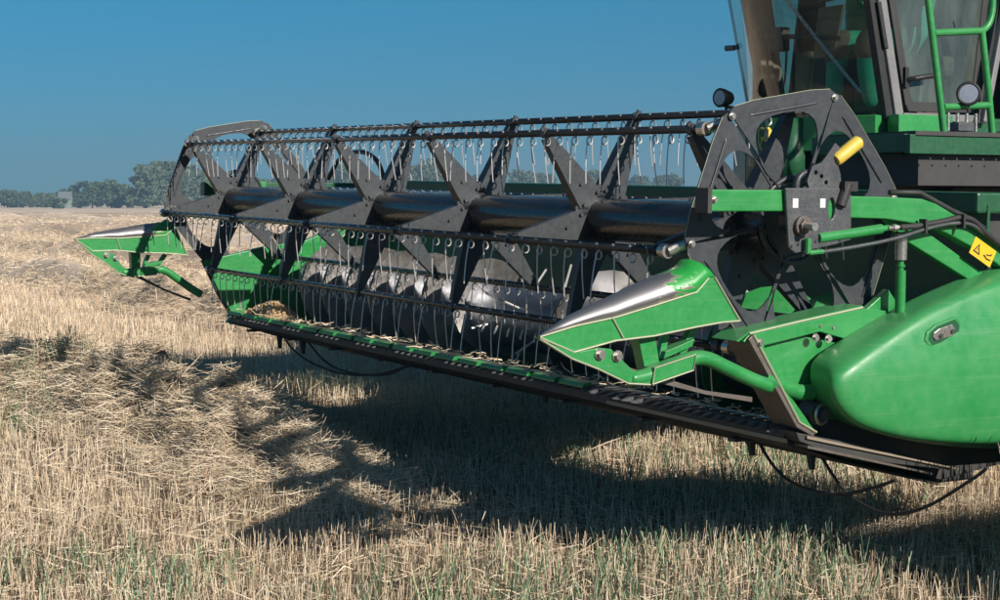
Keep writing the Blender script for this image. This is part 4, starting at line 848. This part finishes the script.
# body: side panels, grain tank, engine hood, dark underframe
cb_(MB().box((-4.35, 3.45, 1.30), (-1.75, 9.6, 2.05)), 'side_body', DARKM, bevel=.04)  # dark colour stands in for the shade along the lower side
cb_(MB().box((-4.30, 4.28, 2.05), (-1.60, 7.2, 3.95)), 'grain_tank', GREEN, bevel=.06)
cb_(MB().prism([(7.2, 2.05), (9.5, 2.05), (9.3, 2.9), (7.2, 3.35)], -4.25, -1.65), 'engine_hood', GREEN, bevel=.06)
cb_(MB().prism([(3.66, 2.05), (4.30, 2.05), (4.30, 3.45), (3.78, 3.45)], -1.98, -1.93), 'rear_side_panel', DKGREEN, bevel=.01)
cb_(MB().tube([(-1.52, 4.6, 3.15), (-1.52, 9.9, 3.35)], .17, 20), 'unloading_auger', GREEN, smooth='auto')
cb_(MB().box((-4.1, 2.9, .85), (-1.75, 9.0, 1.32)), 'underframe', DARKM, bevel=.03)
cb_(MB().prism([(1.17, .52), (1.17, 1.45), (1.9, 1.52), (3.3, 1.75), (3.3, .95)], -3.65, -2.25), 'feeder_house', DARKM, bevel=.02)
cb_(MB().box((-2.2, 2.75, .80), (-1.60, 3.2, 1.70)), 'axle_cover', DARKM, bevel=.02)
cb_(MB().box((-1.98, 2.45, 1.32), (-1.75, 3.0, 1.70)), 'step_box', INKB)
for k in range(3): cb_(MB().box((-1.75, 2.75+.0*k, .55+.32*k), (-1.30, 3.05, .59+.32*k)), 'step', DARKM)
def wheel(x, y, r, wd, name='wheel'):
    pts = []
    prof = [(-wd/2, r*.62), (-wd/2, r*.88), (-wd*.40, r*.97), (wd*.40, r*.97), (wd/2, r*.88), (wd/2, r*.62)]
    n = 48; m = MB()
    m.loft([[(x+p[0], y+p[1]*math.cos(2*math.pi*i/n), GZ+r+p[1]*math.sin(2*math.pi*i/n)) for p in prof] for i in range(n+1)], closed=False, cap=False)
    for i in range(26):
        a = 2*math.pi*i/26
        for sgn in (-1, 1):
            b = a+(.12 if sgn > 0 else 0); c = [(0, b), (wd*.5*sgn, b-.16)]
            q = []
            for (xx, aa) in c:
                for da, rr_ in ((-.03, r*.96), (.03, r*.96), (.03, r), (-.03, r)): q.append((x+xx, y+rr_*math.cos(aa+da), GZ+r+rr_*math.sin(aa+da)))
            m.add(q, [(0, 1, 2, 3), (4, 7, 6, 5), (0, 4, 5, 1), (1, 5, 6, 2), (2, 6, 7, 3), (3, 7, 4, 0)])
    t = cb_(m, name, RUBBER)
    cb_(MB().tube([(x-wd*.35, y, GZ+r), (x+wd*.30, y, GZ+r)], r*.62, 32).tube([(x+wd*.30, y, GZ+r), (x+wd*.42, y, GZ+r)], r*.22, 20), 'rim', YELLOW, t, smooth='auto')
wheel(-1.95, 3.95, .95, .62); wheel(-4.0, 3.95, .95, .62); wheel(-1.95, 8.6, .62, .42); wheel(-3.95, 8.6, .62, .42)

# ================================================================== OPERATOR
def person():
    p = root('person', 'seated operator in teal and grey work clothes behind the cab windshield', 'person', (-2.72, 3.45, 2.55))
    def skin(name, joints, edges, m, lvl=2):
        me = bpy.data.meshes.new(name); me.from_pydata([j[0] for j in joints], edges, []); o = link(name, me, m, p)
        sk = o.modifiers.new('skin', 'SKIN'); sv = me.skin_vertices[0].data
        for i, j in enumerate(joints):
            r = j[1]; sv[i].radius = r if isinstance(r, tuple) else (r, r)
        sv[0].use_root = True; s = o.modifiers.new('sub', 'SUBSURF'); s.levels = lvl; s.render_levels = lvl; sk.use_smooth_shade = True
        return o
    J = [((0, 0, .10), (.15, .12)), ((0, .03, .32), (.15, .11)), ((0, .04, .52), (.18, .11)), ((0, .03, .62), (.07, .07)), ((0, .01, .68), (.055, .055)),
         ((.10, -.08, .09), (.10, .095)), ((.13, -.48, .11), (.075, .075)), ((.12, -.46, -.14), (.065, .07)), ((.12, -.42, -.34), (.045, .05)),
         ((-.10, -.08, .09), (.10, .095)), ((-.13, -.46, .12), (.075, .075)), ((-.13, -.52, -.14), (.062, .067)), ((-.13, -.52, -.34), (.045, .05)),
         ((.19, .02, .55), (.065, .065)), ((.25, -.10, .34), (.05, .05)), ((.18, -.29, .46), (.038, .038)),
         ((-.19, .02, .55), (.065, .065)), ((-.26, -.08, .34), (.05, .05)), ((-.22, -.29, .46), (.038, .038))]
    E_ = [(0, 1), (1, 2), (2, 3), (3, 4), (0, 5), (5, 6), (6, 7), (7, 8), (0, 9), (9, 10), (10, 11), (11, 12), (2, 13), (13, 14), (14, 15), (2, 16), (16, 17), (17, 18)]
    body = skin('body', J, E_, TEAL, 2)
    # clothing panels
    skin('knee_patch', [((.135, -.40, .13), .082), ((.138, -.49, .10), .088), ((.128, -.49, -.06), .078)], [(0, 1), (1, 2)], GREYF)
    skin('knee_patch', [((-.135, -.38, .14), .080), ((-.138, -.475, .11), .086), ((-.138, -.51, -.06), .076)], [(0, 1), (1, 2)], GREYF)
    skin('vest', [((0, .02, .18), (.165, .135)), ((0, .035, .36), (.165, .13)), ((0, .045, .53), (.17, .125))], [(0, 1), (1, 2)], PINKF)
    for s, y in ((1, -.42), (-1, -.52)): skin('boot', [((.12*s, y+.03, -.38), .052), ((.12*s, y-.02, -.41), .05), ((.125*s, y-.16, -.425), (.045, .035))], [(0, 1), (1, 2)], INKB)
    # head with face
    me = MB(); n = 18; rr = []
    prof = [(-.125, .030), (-.115, .050), (-.09, .064), (-.05, .074), (0, .079), (.05, .078), (.085, .066), (.108, .042), (.116, .012)]
    for z, r in prof: rr.append([(r*.92*math.cos(2*math.pi*i/n), r*1.12*math.sin(2*math.pi*i/n)-(.012 if z < -.05 else 0), z) for i in range(n)])
    me.loft(rr)
    me.add([(-.010, -.083, .012), (.010, -.083, .012), (.014, -.084, -.030), (-.014, -.084, -.030), (0, -.108, -.026)], [(0, 1, 4), (1, 2, 4), (2, 3, 4), (3, 0, 4)])
    for s in (-1, 1): me.ring((.074*s, .0, -.005), (1, 0, 0), .018, .008, 12, 5)
    h = me.build('head', SKIN, p, smooth=True); h.location = (0, -.01, .80); h.rotation_euler = (R(6), 0, R(-5))
    for s in (-1, 1): MB().tube([(.030*s, -.078, .008), (.030*s, -.086, .008)], .009, 10).build('eye', INKB, h)
    MB().tube([(-.022, -.083, -.056), (0, -.087, -.058), (.022, -.083, -.056)], .004, 6).build('mouth', RUST, h)
    cap = MB(); cap.loft([[(r*.96*math.cos(2*math.pi*i/n), r*1.16*math.sin(2*math.pi*i/n)+.004, z) for i in range(n)] for z, r in ((.035, .082), (.07, .080), (.105, .058), (.125, .02))])
    cap.build('hair', HAIR, h, smooth=True)
    # hands on the wheel: palm, four unequal curled fingers and a side thumb
    for s, (hx, hy, hz) in ((1, (.165, -.33, .47)), (-1, (-.205, -.33, .47))):
        J = [((hx, hy, hz), (.026, .016)), ((hx-.01*s, hy-.05, hz+.004), (.036, .015)), ((hx-.015*s, hy-.085, hz+.004), (.034, .013))]; E2 = [(0, 1), (1, 2)]
        for q, (dx, ln) in enumerate(((-.027, .060), (-.009, .068), (.009, .064), (.026, .050))):
            b = len(J); J += [((hx-.015*s+dx, hy-.095, hz+.002), .0092), ((hx-.015*s+dx*1.05, hy-.095-ln*.5, hz-.010), .0086), ((hx-.015*s+dx*1.05, hy-.095-ln*.72, hz-.034), .0078), ((hx-.015*s+dx, hy-.095-ln*.45, hz-.048), .0068)]
            E2 += [(2, b), (b, b+1), (b+1, b+2), (b+2, b+3)]
        b = len(J); J += [((hx-.042*s, hy-.045, hz-.004), .011), ((hx-.058*s, hy-.080, hz-.018), .0095), ((hx-.052*s, hy-.108, hz-.030), .008)]; E2 += [(1, b), (b, b+1), (b+1, b+2)]
        skin('hand', J, E2, SKIN, 1)
person()

# ================================================================== ADDED GRAIN STALKS out of view, placed to cast a shadow band
n = 26000; x = .84+2.2*rng.random(n)**1.5; y = rng.uniform(.78, 3.2, n); hh = rng.uniform(.55, .80, n)
V = np.stack([rng.normal(0, .06, n), rng.normal(0, .06, n), hh], 1)
blades('shadow_caster_stalks', np.stack([x, y, gh(x, y)], 1), V, rng.uniform(.003, .008, n), np.clip(.6+.15*rng.normal(size=n), .1, .84), STRAW, 'added patch of standing grain stalks out of view, casting a shadow band beside the header', rng.normal(0, .02, (n, 3)))
# ================================================================== HAZE
hz = MB().box((-1400, -700, -1), (60, 1400, 40)).mesh('haze'); hm_ = bpy.data.materials.new('haze'); hm_.use_nodes = True
t = hm_.node_tree; t.nodes.remove(t.nodes['Principled BSDF']); pv = t.nodes.new('ShaderNodeVolumePrincipled'); pv.inputs['Density'].default_value = .0008
pv.inputs['Color'].default_value = (.55, .80, 1, 1); pv.inputs['Anisotropy'].default_value = .2; t.links.new(pv.outputs[0], t.nodes['Material Output'].inputs['Volume'])
ho = link('haze', hz, hm_, None); ho['kind'] = 'stuff'; ho['label'] = 'thin pale blue haze over the far field and treeline'
